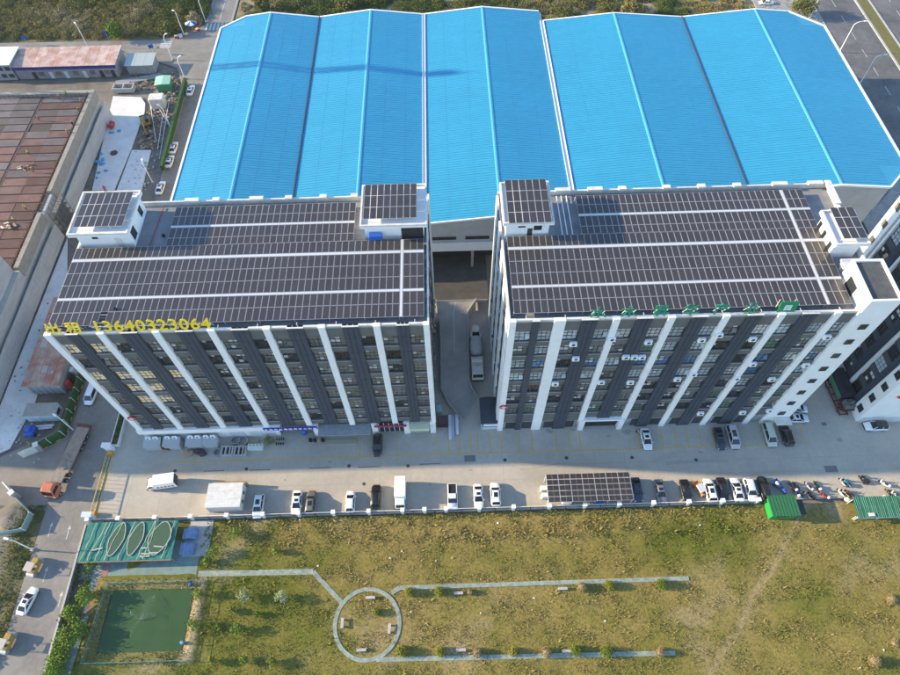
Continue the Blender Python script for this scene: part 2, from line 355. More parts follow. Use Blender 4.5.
bpy.data.objects['grass']['label'] = 'olive and straw coloured rough grass covering the field'

# ------------------------------------------------------------------ paved garden paths
M_PAVE = attr_mat('garden_paver', (.27, .31, .26), (.31, .31, .27), (.23, .30, .25), nscale=1)
def paver_strip(pts, hw, step=.5, rows=3, closed=False):
    V = []; Fq = []; D = []; T = []
    for (a, b) in zip(pts[:-1], pts[1:]):
        L = math.hypot(b[0] - a[0], b[1] - a[1]); m_ = max(1, round(L / step)); ux, uy = (b[0] - a[0]) / L, (b[1] - a[1]) / L
        for i in range(m_):
            for r in range(rows):
                if random.random() < .03: continue
                s0, s1 = i * L / m_ + .003, (i + 1) * L / m_ - .003; o0 = -hw + 2 * hw * r / rows + .008; o1 = -hw + 2 * hw * (r + 1) / rows - .008
                h = .02 + random.uniform(-.002, .002); base = len(V)
                q = [(a[0] + ux * s - uy * o, a[1] + uy * s + ux * o) for s, o in ((s0, o0), (s1, o0), (s1, o1), (s0, o1))]
                V += [(x, y, -.2) for x, y in q] + [(x, y, h + .02) for x, y in q]
                Fq += [tuple(base + k for k in f) for f in ((4, 5, 6, 7), (0, 1, 5, 4), (1, 2, 6, 5), (2, 3, 7, 6), (3, 0, 4, 7))]
                dv = random.choice([0, 0, .3, .5]); tv = random.choice([0, 0, .4, .6]); D += [dv] * 8; T += [tv] * 8
    return np.array(V), np.array(Fq), np.array(D), np.array(T)
parts = [paver_strip([a, b], hw) for a, b, hw in PATHS]
parts.append(paver_strip([(CIR[0] + CIR[2] * math.cos(t), CIR[1] + CIR[2] * 1.02 * math.sin(t)) for t in np.linspace(0, 2 * math.pi, 73)], .34, .5, 2))
off = 0; Vs = []; Fs = []; Ds = []; Ts = []
for V, F, D, T in parts: Vs.append(V); Fs.append(F + off); Ds.append(D); Ts.append(T); off += len(V)
pave = link('garden_path', np_mesh('garden_path', np.concatenate(Vs), np.concatenate(Fs), M_PAVE, {'dry': np.concatenate(Ds), 'dirt': np.concatenate(Ts)})); pave['kind'] = 'structure'
bs = MB()
for a, b, hw in PATHS: bs.obox(((a[0] + b[0]) / 2, (a[1] + b[1]) / 2), math.atan2(b[1] - a[1], b[0] - a[0]), math.hypot(b[0] - a[0], b[1] - a[1]), 2 * hw - .03, -.2, .034)
q = [[(CIR[0] + (CIR[2] + s * .32) * math.cos(t), CIR[1] + (CIR[2] + s * .32) * 1.02 * math.sin(t)) for t in np.linspace(0, 2 * math.pi, 73)] for s in (-1, 1)]
for i in range(72): bs.quad((*q[0][i], .033), (*q[1][i], .033), (*q[1][i + 1], .033), (*q[0][i + 1], .033))
obj('bedding', bs, mat('paver_bedding', (.25, .285, .24), .9, (.21, .24, .2), 1.5), pave)

# skid marks and damp stains on the concrete
M_SKID = mat('tyre_rubber_mark', (.29, .265, .23), .9)
for a, b, c in (((665, 463), (700, 459), (728, 461)), ((666, 464.5), (700, 460.5), (727, 463)), ((520, 470), (545, 467), (560, 463))):
    P = [at(*p) for p in (a, b, c)]; pts = [((1 - t) ** 2 * P[0][0] + 2 * t * (1 - t) * P[1][0] + t * t * P[2][0], (1 - t) ** 2 * P[0][1] + 2 * t * (1 - t) * P[1][1] + t * t * P[2][1]) for t in np.linspace(0, 1, 12)]
    m = MB()
    for p, q in zip(pts[:-1], pts[1:]): m.quad((p[0], p[1] - .06, .0245), (q[0], q[1] - .06, .0245), (q[0], q[1] + .06, .0245), (p[0], p[1] + .06, .0245))
    wobj('skid_mark', m, M_SKID, yard)
for px, py, r in ((627, 432, .9), (549, 431, .7), (572, 430, .6), (608, 436, .5), (214, 446, 1.0), (700, 452, .5), (745, 446, .4), (840, 440, .6), (470, 470, .4), (330, 462, .35), (285, 480, .3), (430, 484, .3)):
    x, y = at(px, py); m = MB(); k = 14; ph = random.uniform(0, 6)
    pts = [(x + r * (1 + .35 * math.sin(3 * a + ph) + random.uniform(-.15, .15)) * math.cos(a), y + .6 * r * (1 + .3 * math.sin(2 * a + ph) + random.uniform(-.15, .15)) * math.sin(a), .0242) for a in [2 * math.pi * i / k for i in range(k)]]
    wobj('oil_stain', m.add(pts, [tuple(range(k))]), mat('oil_stain', (.27, .25, .215), .7, (.35, .32, .27), 1.5), yard)
# ------------------------------------------------------------------ glass
M_G = {k: mat('glass_' + k, c, r, spec=.6, orand=.25) for k, c, r in (
    ('dark', (.022, .026, .03), .12), ('grey', (.13, .135, .13), .25), ('beige', (.17, .155, .12), .35), ('pale', (.36, .41, .44), .35),
    ('blue', (.07, .16, .27), .2), ('curtain', (.45, .44, .42), .5), ('green', (.10, .17, .12), .3))}
M_G['lit'] = mat('glass_lit', (.3, .27, .2), .4, emit=(1.0, .82, .48), estr=.1)
WIN = {}
def window_meshes(w_, h, cols=3, rows=3, var=0):
    k = (round(w_, 2), round(h, 2), cols, rows, var)
    if k in WIN: return WIN[k]
    fr = MB(); t = .07                       # faces -Y, origin at the lower left corner on the wall plane
    fr.box(0, w_, -.10, 0, 0, t); fr.box(0, w_, -.10, 0, h - t, h); fr.box(0, t, -.10, 0, t, h - t); fr.box(w_ - t, w_, -.10, 0, t, h - t)
    for i in range(1, cols): fr.box(w_ * i / cols - t / 2, w_ * i / cols + t / 2, -.095, 0, t, h - t)
    for j in range(1, rows):
        for i in range(cols): fr.box(w_ * i / cols + t / 2 + (t / 2 if i == 0 else 0), w_ * (i + 1) / cols - t / 2 - (t / 2 if i == cols - 1 else 0), -.09, 0, h * j / rows - t / 2, h * j / rows + t / 2)
    pn = MB(); r = random.Random(var)
    for i in range(cols):
        for j in range(rows):
            if r.random() < .10 and var: continue                              # an open casement leaves the dark room behind
            a, b = r.uniform(-.03, .03), r.uniform(-.02, .02); x0, x1 = w_ * i / cols + .05, w_ * (i + 1) / cols - .05; z0, z1 = h * j / rows + .05, h * (j + 1) / rows - .05
            pn.quad((x0, -.055 - a - b, z0), (x1, -.055 + a - b, z0), (x1, -.055 + a + b, z1), (x0, -.055 - a + b, z1))
    # one opened sash
    if var % 3 == 2:
        i = r.randrange(cols); x0, x1 = w_ * i / cols + .05, w_ * (i + 1) / cols - .05
        pn.quad((x0, -.13, h * .67), (x1, -.13, h * .67), (x1, -.5, h * .38), (x0, -.5, h * .38))
    WIN[k] = (fr.mesh('window', M_DFRAME), pn.mesh('pane', M_G['dark'])); return WIN[k]
def add_window(parent, x, y, z, w_, h, glass, rot=0, cols=3, rows=3, var=None, frame=None):
    fm, pm = window_meshes(w_, h, cols, rows, random.randrange(9) if var is None else var)
    p = wpos(parent); f = link('window', fm, parent, (x - p.x, y - p.y, z - p.z), rot)
    q = stuff(link('pane', pm, f)); q.material_slots[0].link = 'OBJECT'; q.material_slots[0].material = M_G[glass]
    return f
def pilaster(parent, kind, x0, x1, z0, z1, yf, yb):
    m = MB()
    if kind == 'w':
        z = z0
        while z < z1 - .1:
            zz_ = min(z + 4.35, z1); m.box(x0, x1, yf, yb, z + .012, zz_ - .012); z = zz_
        m.box(x0 + .02, x1 - .02, yf + .02, yb, z0, z1 - .02)
        wobj('white_pilaster', m, M_WHITE, parent)
    else:
        k = 3 if x1 - x0 > 1.6 else 1; d = (x1 - x0) / k; z = z0
        while z < z1 - .1:
            zz_ = min(z + 4.35, z1)
            for i in range(k): m.box(x0 + i * d + .035, x0 + (i + 1) * d - .035, yf, yb, z + .02, zz_ - .02)
            z = zz_
        m.box(x0 + .01, x1 - .01, yf + .08, yb, z0, z1 - .03)
        wobj('slate_pilaster', m, M_SLATE, parent)
        wobj('coping', MB().box(x0 - .06, x1 + .06, yf - .05, yf + .22, z1, z1 + .1), M_OFFW, parent)
ZB = [6.85 + 4.35 * k for k in range(7)]; ZH = 2.85
M_ROOF = mat('grey_roof_felt', (.24, .25, .265), .9, (.17, .18, .195), .4)
def office_front(b, x0, x1, pil, zlow, glassmix, lit=()):
    """pilasters, floor bands and windows of a long front facing -Y at y=55.3"""
    Y = 55.36
    zs = [zlow] + [v for z in ZB for v in (z, z + ZH)] + [38.55]
    for i in range(0, len(zs), 2):
        lo, hi = zs[i], zs[i + 1]
        wobj('floor_band', MB().box(x0, x1, Y - .33, Y, lo, hi), M_GREY, b)
        wobj('sill', MB().box(x0, x1, Y - .42, Y - .335, hi - .16, hi + .0), M_GREYC, b)
    bays = []
    P = sorted(pil)
    for (a0, a1, _), (b0, b1, _) in zip(P[:-1], P[1:]): bays.append((a1, b0))
    for a0, a1, k in P:
        pilaster(b, k, a0, a1, zlow - (.4 if k == 'w' else 0), 39.0 if k == 'w' else 38.9, 54.68 if k == 'w' else 54.76, Y)
    for bi, (s, e) in enumerate(bays):
        for fi, z in enumerate(ZB):
            g = 'lit' if (bi, fi) in lit else random.choices(*zip(*glassmix[fi if isinstance(glassmix, list) else 0].items()))[0] if isinstance(glassmix, list) else random.choices(*zip(*glassmix.items()))[0]
            add_window(b, s + .04, Y - .02, z + .01, e - s - .08, ZH - .02, g)
    return bays

# ================================================================== left office block
B1 = thing('office_building', 'long eight storey office block with yellow phone number lettering along its roof edge', 'building', (-32, 68, 0))
wobj('wall', MB().box(-61.0, -2.95, 55.36, 82, 5.2, 37.8), mat('rendered_wall', (.55, .55, .54), .8, (.45, .45, .44), .5), B1)
wobj('ground_floor', MB().box(-60.9, -34.2, 56.4, 81.9, .02, 5.2).box(-26.4, -3.05, 56.4, 81.9, .02, 5.2).box(-34.2, -26.4, 61, 81.9, .02, 5.2), mat('shopfront_wall', (.30, .31, .31), .8, (.2, .21, .21), .8), B1)
wobj('roof', MB().box(-60.9, -3.0, 55.5, 81.9, 37.8, 37.95), M_ROOF, B1)
for a in ((-61.1, -2.85, 55.02, 55.36, 38.55, 38.88), (-61.1, -60.8, 55.37, 82, 37.8, 38.7), (-3.1, -2.85, 55.37, 82, 37.8, 38.7), (-61.1, -2.85, 82.01, 82.3, 33, 38.9)):
    wobj('parapet', MB().box(*a), M_OFFW, B1)
for x in (-45, -40.2, -33.8, -27.6, -21.6, -16.2):
    L = 2.4 if int(x * 3) % 2 else 1.2
    wobj('parapet_cap', MB().box(x, x + L, 81.7, 82.5, 38.9, 39.3), M_OFFW, B1)
pil = [(-61.05, -59.95, 'w'), (-57.75, -55.9, 'd')] + [(-53.05 + 8.35 * i, -52.0 + 8.35 * i, 'w') for i in range(6)] + [(-49.45 + 8.35 * i, -46.95 + 8.35 * i, 'd') for i in range(5)] + [(-7.75, -5.9, 'd'), (-3.7, -2.85, 'w')]
g1 = [{'grey': 4, 'beige': 1, 'dark': 1}, {'grey': 4, 'beige': 2, 'dark': 2}, {'grey': 3, 'beige': 4, 'dark': 1}, {'grey': 3, 'beige': 5, 'dark': 1}, {'beige': 5, 'grey': 4, 'dark': 1}, {'grey': 3, 'beige': 3, 'dark': 3}, {'dark': 4, 'grey': 4, 'beige': 1, 'blue': .3}]
office_front(B1, -61.0, -2.95, pil, 5.2, g1, lit={(0, 6), (0, 4), (1, 6), (1, 4), (1, 3), (2, 4), (2, 3), (1, 2), (2, 2), (3, 4)})
# ground floor frontage
wobj('fascia', MB().box(-61.3, -33.2, 54.5, 55.3, 3.6, 5.15), M_WHITE, B1)
wobj('shop_wall', MB().box(-61.1, -34.2, 55.05, 55.5, .02, 3.6), M_WHITE, B1)
for x, w_ in ((-59.5, 3), (-54.6, 3), (-49.6, 3.4), (-44, 3), (-40, 2.6), (-37, 2)):
    wobj('roller_shutter', MB().box(x, x + w_, 54.95, 55.04, .03, 3.1), M_GALV, B1)
for x in (-26.6, -15.0, -8.7, -3.5):
    wobj('column', MB().box(x - .55, x + .55, 54.66, 55.6, .02, 5.0), M_WHITE, B1)
wobj('shop_front', MB().box(-14.4, -9.3, 55.3, 55.45, .03, 4.2), M_G['dark'], B1)
for k in range(6): wobj('shop_mullion', MB().box(-14.3 + k * 1.0, -14.18 + k * 1.0, 55.2, 55.29, .03, 4.2), M_GALV, B1)
wobj('door_front', MB().box(-26.0, -15.6, 55.5, 55.62, .03, 4.0), M_G['grey'], B1)
wobj('canopy', MB().box(-25.9, -15.7, 52.9, 55.3, 3.9, 4.12), mat('grey_sheet', (.3, .32, .335), .6, (.22, .235, .25), 1), B1)
wobj('canopy', MB().box(-8.1, -4.15, 53.6, 55.2, 3.7, 4.3), mat('cream_sheet', (.58, .60, .42), .6), B1)
for k in range(9): wobj('awning_scallop', MB().box(-8.0 + k * .43, -7.72 + k * .43, 53.52, 53.58, 3.25, 3.68), MATS['cream_sheet'], B1)
# side wall facing the ramp lane
for z in ZB:
    for y in (60, 66, 72, 78): add_window(B1, -2.93, y, z, 2.4, ZH, 'grey', math.pi / 2)
wobj('side_pilaster', MB().box(-2.94, -2.6, 81.0, 82.3, .03, 38.9), M_WHITE, B1)

# ================================================================== right office block
B2 = thing('office_building', 'eight storey office block with green character lettering on its roof edge', 'building', (36, 68, 0))
wobj('wall', MB().box(9.5, 67.2, 55.36, 82, .02, 37.8), MATS['rendered_wall'], B2)
wobj('roof', MB().box(9.6, 67.1, 55.5, 81.9, 37.8, 37.95), M_ROOF, B2)
for a in ((9.3, 62.3, 55.02, 55.36, 38.55, 38.95), (9.3, 9.6, 55.37, 71.4, 37.8, 38.75), (67.0, 67.3, 62.6, 82, 37.8, 38.9), (9.3, 67.3, 82.01, 82.3, 33, 38.9)):
    wobj('parapet', MB().box(*a), M_OFFW, B2)
for x in (19.4, 25, 30.4, 38.1, 44.2, 50.4, 57.2, 63.4):
    L = 2.6 if int(x) % 2 else 1.3
    wobj('parapet_cap', MB().box(x, x + L, 81.7, 82.5, 38.9, 39.3), M_OFFW, B2)
wobj('parapet_cap', MB().box(66.4, 67.4, 77, 82.5, 38.9, 39.3), M_OFFW, B2)
pil2 = [(9.35, 10.4, 'w'), (12.9, 14.0, 'd'), (16.15, 17.95, 'w'), (20.4, 22.85, 'd'), (25.15, 26.2, 'w'), (28.75, 31.2, 'd'), (33.5, 34.6, 'w'), (37.15, 39.5, 'd'), (41.85, 42.9, 'w'), (45.55, 47.9, 'd'), (50.2, 51.3, 'w'), (53.9, 56.4, 'd'), (58.75, 59.85, 'w'), (62.35, 62.6, 'w')]
g2 = [{'dark': 4, 'grey': 3, 'green': 1}, {'dark': 3, 'grey': 3, 'green': 1}, {'dark': 3, 'grey': 3, 'blue': 1, 'pale': 1}, {'pale': 4, 'grey': 2, 'blue': 1}, {'blue': 3, 'pale': 3, 'dark': 1, 'curtain': 1}, {'grey': 4, 'pale': 2, 'green': 1, 'dark': 1}, {'pale': 6, 'curtain': 2, 'grey': 1}]
bays2 = office_front(B2, 9.5, 62.4, pil2, 3.4, g2)
wobj('ground_floor', MB().box(9.5, 25.2, 55.1, 55.35, .03, 3.4).box(34.6, 62.4, 55.1, 55.35, .03, 3.4), MATS['shopfront_wall'], B2)
for x in (11, 14.2, 18.6, 21.9, 36, 39.8, 44, 48.5, 52.4, 57): wobj('shop_window', MB().box(x, x + 2.6, 54.98, 55.08, .4, 3.0), M_G['dark'], B2)
for x0, x1, k in pil2:
    if not 24.5 < x0 < 34: wobj('pilaster_foot', MB().box(x0, x1, 54.7 if k == 'w' else 54.8, 55.1, .03, 3.0 if k == 'w' else 3.38), M_WHITE if k == 'w' else M_SLATE, B2)
# drive-through opening with its white surround
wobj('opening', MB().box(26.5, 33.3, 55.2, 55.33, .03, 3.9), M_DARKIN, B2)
wobj('opening_frame', MB().box(26.1, 33.9, 54.3, 55.2, 3.95, 4.5).box(25.5, 26.5, 54.3, 55.2, .03, 3.95).box(33.3, 34.3, 54.3, 55.2, .03, 3.95), M_WHITE, B2)
# white stair tower at the right end
tw = wobj('stair_tower', MB().box(62.6, 67.3, 54.66, 62.5, .03, 41.6), M_WHITE, B2)
wobj('tower_roof', MB().box(62.95, 67.0, 55.0, 62.2, 41.6, 41.66), mat('dark_roof_felt', (.06, .065, .065), .9, (.1, .1, .1), .8), B2)
for a in ((62.55, 62.9, 54.6, 62.55), (67.0, 67.35, 54.6, 62.55), (62.9, 67.0, 54.6, 54.95), (62.9, 67.0, 62.2, 62.55)): wobj('tower_parapet', MB().box(*a, 41.6, 42.0), M_WHITE, B2)
for k in range(8): add_window(B2, 64.3, 54.64, 3.9 + 4.35 * k, 1.25, 1.35, 'dark', 0, 2, 1, 0)
add_window(B2, 62.58, 60.6, 38.2, 2.4, 2.2, 'dark', -math.pi / 2, 1, 1, 0)
wobj('entrance_canopy', MB().box(64.2, 67.2, 52.9, 54.6, 2.7, 2.95), M_OFFW, B2)
# left flank towards the ramp: white piers and window strips
for i, y in enumerate((55.5, 61.5, 67.5, 73.5, 79.5)):
    wobj('side_pilaster', MB().box(9.1, 9.5, y, y + 2.2, .03, 38.6), M_WHITE, B2)
    if i < 4:
        for z in ZB: add_window(B2, 9.48, y + 5.95, z, 3.7, ZH, random.choice(['dark', 'grey', 'pale', 'blue']), -math.pi / 2, 4, 3)
        for z in [3.4] + [z_ + ZH for z_ in ZB]: wobj('floor_band', MB().box(9.3, 9.5, y + 2.2, y + 6, z, z + 1.5), M_GREY, B2)
# split air conditioners on the front
AC = MB().bev(-.45, .45, -.38, 0, 0, .62, .04); AC.box(-.5, .5, -.42, 0, -.06, -.005); acm = AC.mesh('air_conditioner', M_WTRIM)
fanm = MB().lathe([(.24, -.40), (.24, -.385), (.05, -.382)], (0, 0, .31), 12, 'y').mesh('fan_grille', M_DFRAME)
def add_ac(parent, x, z, y=54.9):
    p = wpos(parent); o = link('air_conditioner', acm, parent, (x - p.x, y - p.y, z - p.z)); o.scale = (1.25, 1.3, 1.25); link('fan_grille', fanm, o)
T = lambda px, py: (lambda r, t: (r[0] * t, CAM_Z + r[2] * t))(*(lambda r: (r, 54.5 / r[1]))(RW @ np.array([px - 450, py - 337.5, FPX])))
for px, py in ((573, 345), (575.5, 359.5), (555, 384.5), (601, 383), (611.5, 340), (625.5, 358), (634, 358), (641.5, 358), (648, 343), (630, 383), (701, 341), (718.5, 336), (752, 340), (752, 365), (693, 375), (736, 379), (771, 380), (805, 366), (826, 338), (742, 413), (700, 414), (677, 380), (769, 411)):
    x, z = T(px, py); add_ac(B2, x, z, 54.72)

# ------------------------------------------------------------------ roof houses
def penthouse(b, x0, x1, y0, y1, ztop, name='stair_house'):
    h = wobj(name, MB().box(x0 + .6, x1 - .6, y0 + .9, y1 - .5, 37.95, ztop - .5), M_WHITE, b)
    wobj('roof_slab', MB().box(x0, x1, y0, y1, ztop - .5, ztop - .12), M_WHITE, h)
    for a in ((x0, x0 + .3, y0, y1), (x1 - .3, x1, y0, y1), (x0 + .3, x1 - .3, y0, y0 + .3), (x0 + .3, x1 - .3, y1 - .3, y1)): wobj('parapet', MB().box(*a, ztop - .12, ztop + .22), M_OFFW, h)
    return h
h = penthouse(B1, -61.0, -51.2, 71.9, 81.6, 42.1)
wobj('door', MB().box(-54.4, -53.4, 72.72, 72.79, 38, 40.1), M_OFFW, h); wobj('vent', MB().box(-57.9, -57.0, 72.72, 72.79, 40.2, 40.7), M_DFRAME, h)
wobj('window', MB().box(-51.79, -51.72, 73.6, 75.2, 38.7, 40.6), M_G['dark'], h); wobj('window', MB().box(-51.79, -51.72, 78.6, 79.8, 38.9, 40.6), M_G['dark'], h)
h = penthouse(B1, -13.8, -2.9, 72.0, 81.3, 42.1)
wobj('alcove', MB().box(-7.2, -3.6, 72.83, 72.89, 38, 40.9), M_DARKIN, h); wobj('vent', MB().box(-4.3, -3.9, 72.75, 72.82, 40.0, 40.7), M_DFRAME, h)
wobj('blue_tank', MB().bev(-12.6, -10.4, 71.75, 72.7, 39.05, 40.0, .08), M_BLUEP, h)
h = penthouse(B2, 9.4, 17.7, 71.5, 80.9, 42.3)
wobj('window', MB().box(12.0, 13.2, 72.33, 72.39, 40.5, 40.9), M_DFRAME, h); wobj('window', MB().box(14.6, 15.9, 72.33, 72.39, 39.8, 41.0), M_G['dark'], h); wobj('door', MB().box(13.6, 14.4, 72.33, 72.39, 38, 40.2), M_DFRAME, h)
h = penthouse(B2, 61.2, 66.6, 65.5, 72.9, 41.9)
for y in (67, 69.4, 71.4): wobj('window', MB().box(61.7, 61.78, y, y + .8, 38.9, 40.4), M_G['dark'], h)
wobj('duct_unit', MB().bev(63, 66.4, 63.2, 64.6, 38, 39.1, .1).tube((63.2, 64.9, 38.9), (66.2, 64.9, 38.9), .25), M_GALV, h)
# roof pipes
for x in (19.6, 20.4, 21.3): wobj('roof_pipe', MB().tube((x, 71.9, 38.35), (x, 81.4, 38.35), .1).tube((x, 73, 37.95), (x, 73, 38.3), .06, 5).tube((x, 79, 37.95), (x, 79, 38.3), .06, 5), M_GALV, B2)
wobj('roof_pipe', MB().tube((-49.4, 72.3, 38.15), (-48.9, 81.5, 38.15), .07), M_RED, B1)
wobj('roof_vent', MB().lathe([(.28, 37.95), (.28, 38.3), (.16, 38.4)], (-47.6, 75, 0), 10), M_BLACK, B1)
for x in range(-59, -4, 6): wobj('gutter_bracket', MB().box(x - .05, x + .05, 55.37, 56.1, 38.5, 38.6), M_GALV, B1)
for x in range(12, 62, 6): wobj('gutter_bracket', MB().box(x - .05, x + .05, 55.37, 56.1, 38.5, 38.6), M_GALV, B2)

# ------------------------------------------------------------------ solar arrays
M_PV = mat('solar_glass', (.041, .036, .036), .25, (.047, .041, .041), 3, spec=.5, orand=.10); M_PVF = mat('panel_frame', (.50, .495, .49), .5)
PV = {}
def pv_mesh(wd, ln):
    k = (round(wd, 3), round(ln, 3))
    if k not in PV:
        m = MB().box(0, wd, 0, ln, 0, .035, 1); b = .027
        m.quad((b, b, .0375), (wd - b, b, .0375), (wd - b, ln - b, .0375), (b, ln - b, .0375))
        PV[k] = m.mesh('solar_panel', [M_PV, M_PVF])
    return PV[k]
def solar(label, blocks, z, skip=(), walks=(), legs=True, tilt=0, base=37.95, group='roof solar arrays', gap=.06):
    """blocks: (x0, x1, ncols, [row y edges])"""
    xm = min(b[0] for b in blocks); ym = min(b[3][0][0] for b in blocks)
    t = thing('solar_array', label, 'solar panels', (xm, ym, base), 0, group)
    if tilt: t.rotation_euler = (tilt, 0, 0)
    for (x0, x1, nc, rows) in blocks:
        wd = (x1 - x0) / nc
        for a, b_ in rows:
            me = pv_mesh(wd - gap, b_ - a - gap)
            for c in range(nc):
                if (c, a) in skip: continue
                link('solar_panel', me, t, (x0 + c * wd + gap / 2 - xm, a + gap / 2 - ym, z - base))
            for yy in (a + .5, b_ - .5): obj('mounting_rail', MB().box(x0 - xm, x1 - xm, yy - ym - .03, yy - ym + .03, z - base - .08, z - base - .012), M_GALV, t)
        if legs:
            for c in range(0, nc + 1, 5):
                for yy in (rows[0][0] + .3, rows[-1][1] - .3): obj('support_leg', MB().box(x0 + c * wd - xm - .05, x0 + c * wd - xm + .05, yy - ym - .05, yy - ym + .05, 0, z - base - .085), M_GALV, t)
    for a in walks: obj('walkway_strip', MB().box(a[0] - xm, a[1] - xm, a[2] - ym, a[3] - ym, z - base + .0, z - base + .045), mat('walkway_metal', (.50, .51, .52), .55), t)
    return t
R1 = [(56.25, 58.75), (58.75, 61.1)]; R2 = [(61.6, 64.05), (64.05, 66.5), (66.5, 68.9)]; R3 = [(69.5, 71.85)]
R4 = [(71.95, 73.65), (73.65, 75.95)]; R5 = [(76.45, 78.55), (78.55, 80.75)]
solar('dark panels covering the front of the left office roof', [(-60.85, -7.35, 50, R1 + R2 + R3)], 39.0, skip={(7, 56.25)}, walks=[(-60.85, -7.35, 61.14, 61.56), (-60.85, -7.35, 68.95, 69.46), (-7.3, -6.9, 56.3, 71.8)])
solar('narrow three column strip of panels at the right end of the left office roof', [(-6.85, -3.55, 3, R1 + R2 + R3)], 39.0, walks=[(-6.85, -3.55, 61.14, 61.56), (-6.85, -3.55, 68.95, 69.46)])
solar('dark panels along the back of the left office roof between its stair houses', [(-46.3, -15.2, 29, R4 + R5)], 38.85, walks=[(-46.3, -15.2, 76.0, 76.41)])
solar('dark panels covering the front of the right office roof', [(10.15, 58.0, 45, R1 + R2 + R3)], 39.0, walks=[(10.15, 58, 61.14, 61.56), (10.15, 58, 68.95, 69.46), (58.05, 58.45, 56.3, 80.7)])
solar('narrow strip of roof panels next to the white stair tower of the right office', [(58.5, 61.9, 3, R1 + R2 + R3 + R4 + R5)], 39.0, walks=[(58.5, 61.9, 61.14, 61.56), (58.5, 61.9, 68.95, 69.46), (58.5, 61.9, 76.0, 76.41)])
solar('dark panels along the back of the right office roof behind the green lettering', [(22.65, 58.0, 33, R4 + R5)], 38.95, walks=[(22.65, 58, 76.0, 76.41)])
solar('panels on the stair house at the far left of the left office roof', [(-59.9, -51.9, 7, [(72.9, 75.3), (75.3, 77.9), (77.9, 80.6)])], 42.9, base=42.0, group='panels on roof houses')
solar('panels on the stair house at the right end of the left office roof', [(-13.2, -4.5, 8, [(72.9, 75.5), (75.5, 78.1), (78.1, 80.7)])], 42.9, base=42.0, group='panels on roof houses')
solar('four rows of panels on the tall stair house above the ramp', [(10.2, 17.1, 6, [(70.9, 73.3), (73.3, 75.7), (75.7, 78.1), (78.1, 80.7)])], 43.1, base=42.2, group='panels on roof houses')
solar('nine panels on the small stair house beside the white tower', [(62.3, 66.1, 3, [(66.2, 68.5), (68.5, 70.7), (70.7, 72.9)])], 42.6, base=41.8, group='panels on roof houses')

# ------------------------------------------------------------------ rooftop lettering
def glyph(ch, size, m, ext=.05):
    c = bpy.data.curves.new('letter', 'FONT'); c.body = ch; c.size = size; c.extrude = ext; c.align_x = 'CENTER'; c.offset = .014 * size; c.resolution_u = 3
    o = bpy.data.objects.new('letter', c); COL.objects.link(o); bpy.context.view_layer.update()
    me = bpy.data.meshes.new_from_object(o.evaluated_get(bpy.context.evaluated_depsgraph_get())); bpy.data.objects.remove(o); me.materials.clear(); me.materials.append(m); return me
M_YEL = mat('yellow_letters', (.78, .55, .015), .5); M_GRN = mat('green_letters', (.01, .20, .12), .5, spec=.3)
def sign(label, items, m, z, y, lean, size):
    x0 = items[0][1]; t = thing('rooftop_sign', label, 'sign', (x0, y, 38.55))
    for ch, x in items:
        sz = size * (1.25 if ord(ch) < 256 else 1)
        o = link('letter', glyph(ch, sz, m), t, (x - x0, 0, z - 38.55)); o.rotation_euler = (lean, 0, 0); o.scale = (1.12 if ord(ch) < 256 else 1.15, 1, 1)
        obj('letter_frame', MB().tube((x - x0 - .8, .9, 0), (x - x0 - .8, .15, size * .8), .05, 4).tube((x - x0 + .8, .9, 0), (x - x0 + .8, .15, size * .8), .05, 4).tube((x - x0 - .8, .45, size * .5), (x - x0 + .8, .45, size * .5), .05, 4), M_OFFW, t)
    obj('base_rail', MB().box(-1.2, items[-1][1] - x0 + 1.2, .2, .32, 0, .12), M_GALV, t)
    return t
LL = lambda px, py: at(px, py, 39.3)[0]
its = [('出', LL(54, 329)), ('租', LL(75, 329))] + [(c, LL(98.5 + (206.5 - 98.5) * i / 10, 327)) for i, c in enumerate('13640323064')]
sign('yellow rental sign with a phone number on the left office roof edge', its, M_YEL, 38.97, 55.15, math.radians(68), 2.15)
its = [(c, at(px, 312, 39.5)[0]) for c, px in zip('水木昇华产业', (598, 629, 661, 691, 722, 753))]
s2 = sign('row of green characters standing on the right office roof edge', its, M_GRN, 38.97, 55.15, math.radians(70), 2.3)
x = at(783, 299, 39.5)[0]
b = thing('sign_board', 'green square board at the end of the green rooftop characters', 'sign', (x, 55.25, 38.97))
o = obj('board', MB().box(-1.35, 1.35, -.05, .05, 0, 2.2), mat('green_board', (.01, .22, .09), .5), b); o.rotation_euler = (-math.radians(8), 0, 0)
o2 = link('letter', glyph('园', 1.5, M_WTRIM, .02), b, (0, .0, .5)); o2.rotation_euler = (math.radians(82), 0, 0); o2.scale = (.8, .8, 1)
obj('frame', MB().tube((-1.2, .9, 0), (-1.2, 1.0, 1.8), .05, 4).tube((1.2, .9, 0), (1.2, 1.0, 1.8), .05, 4), M_OFFW, b)
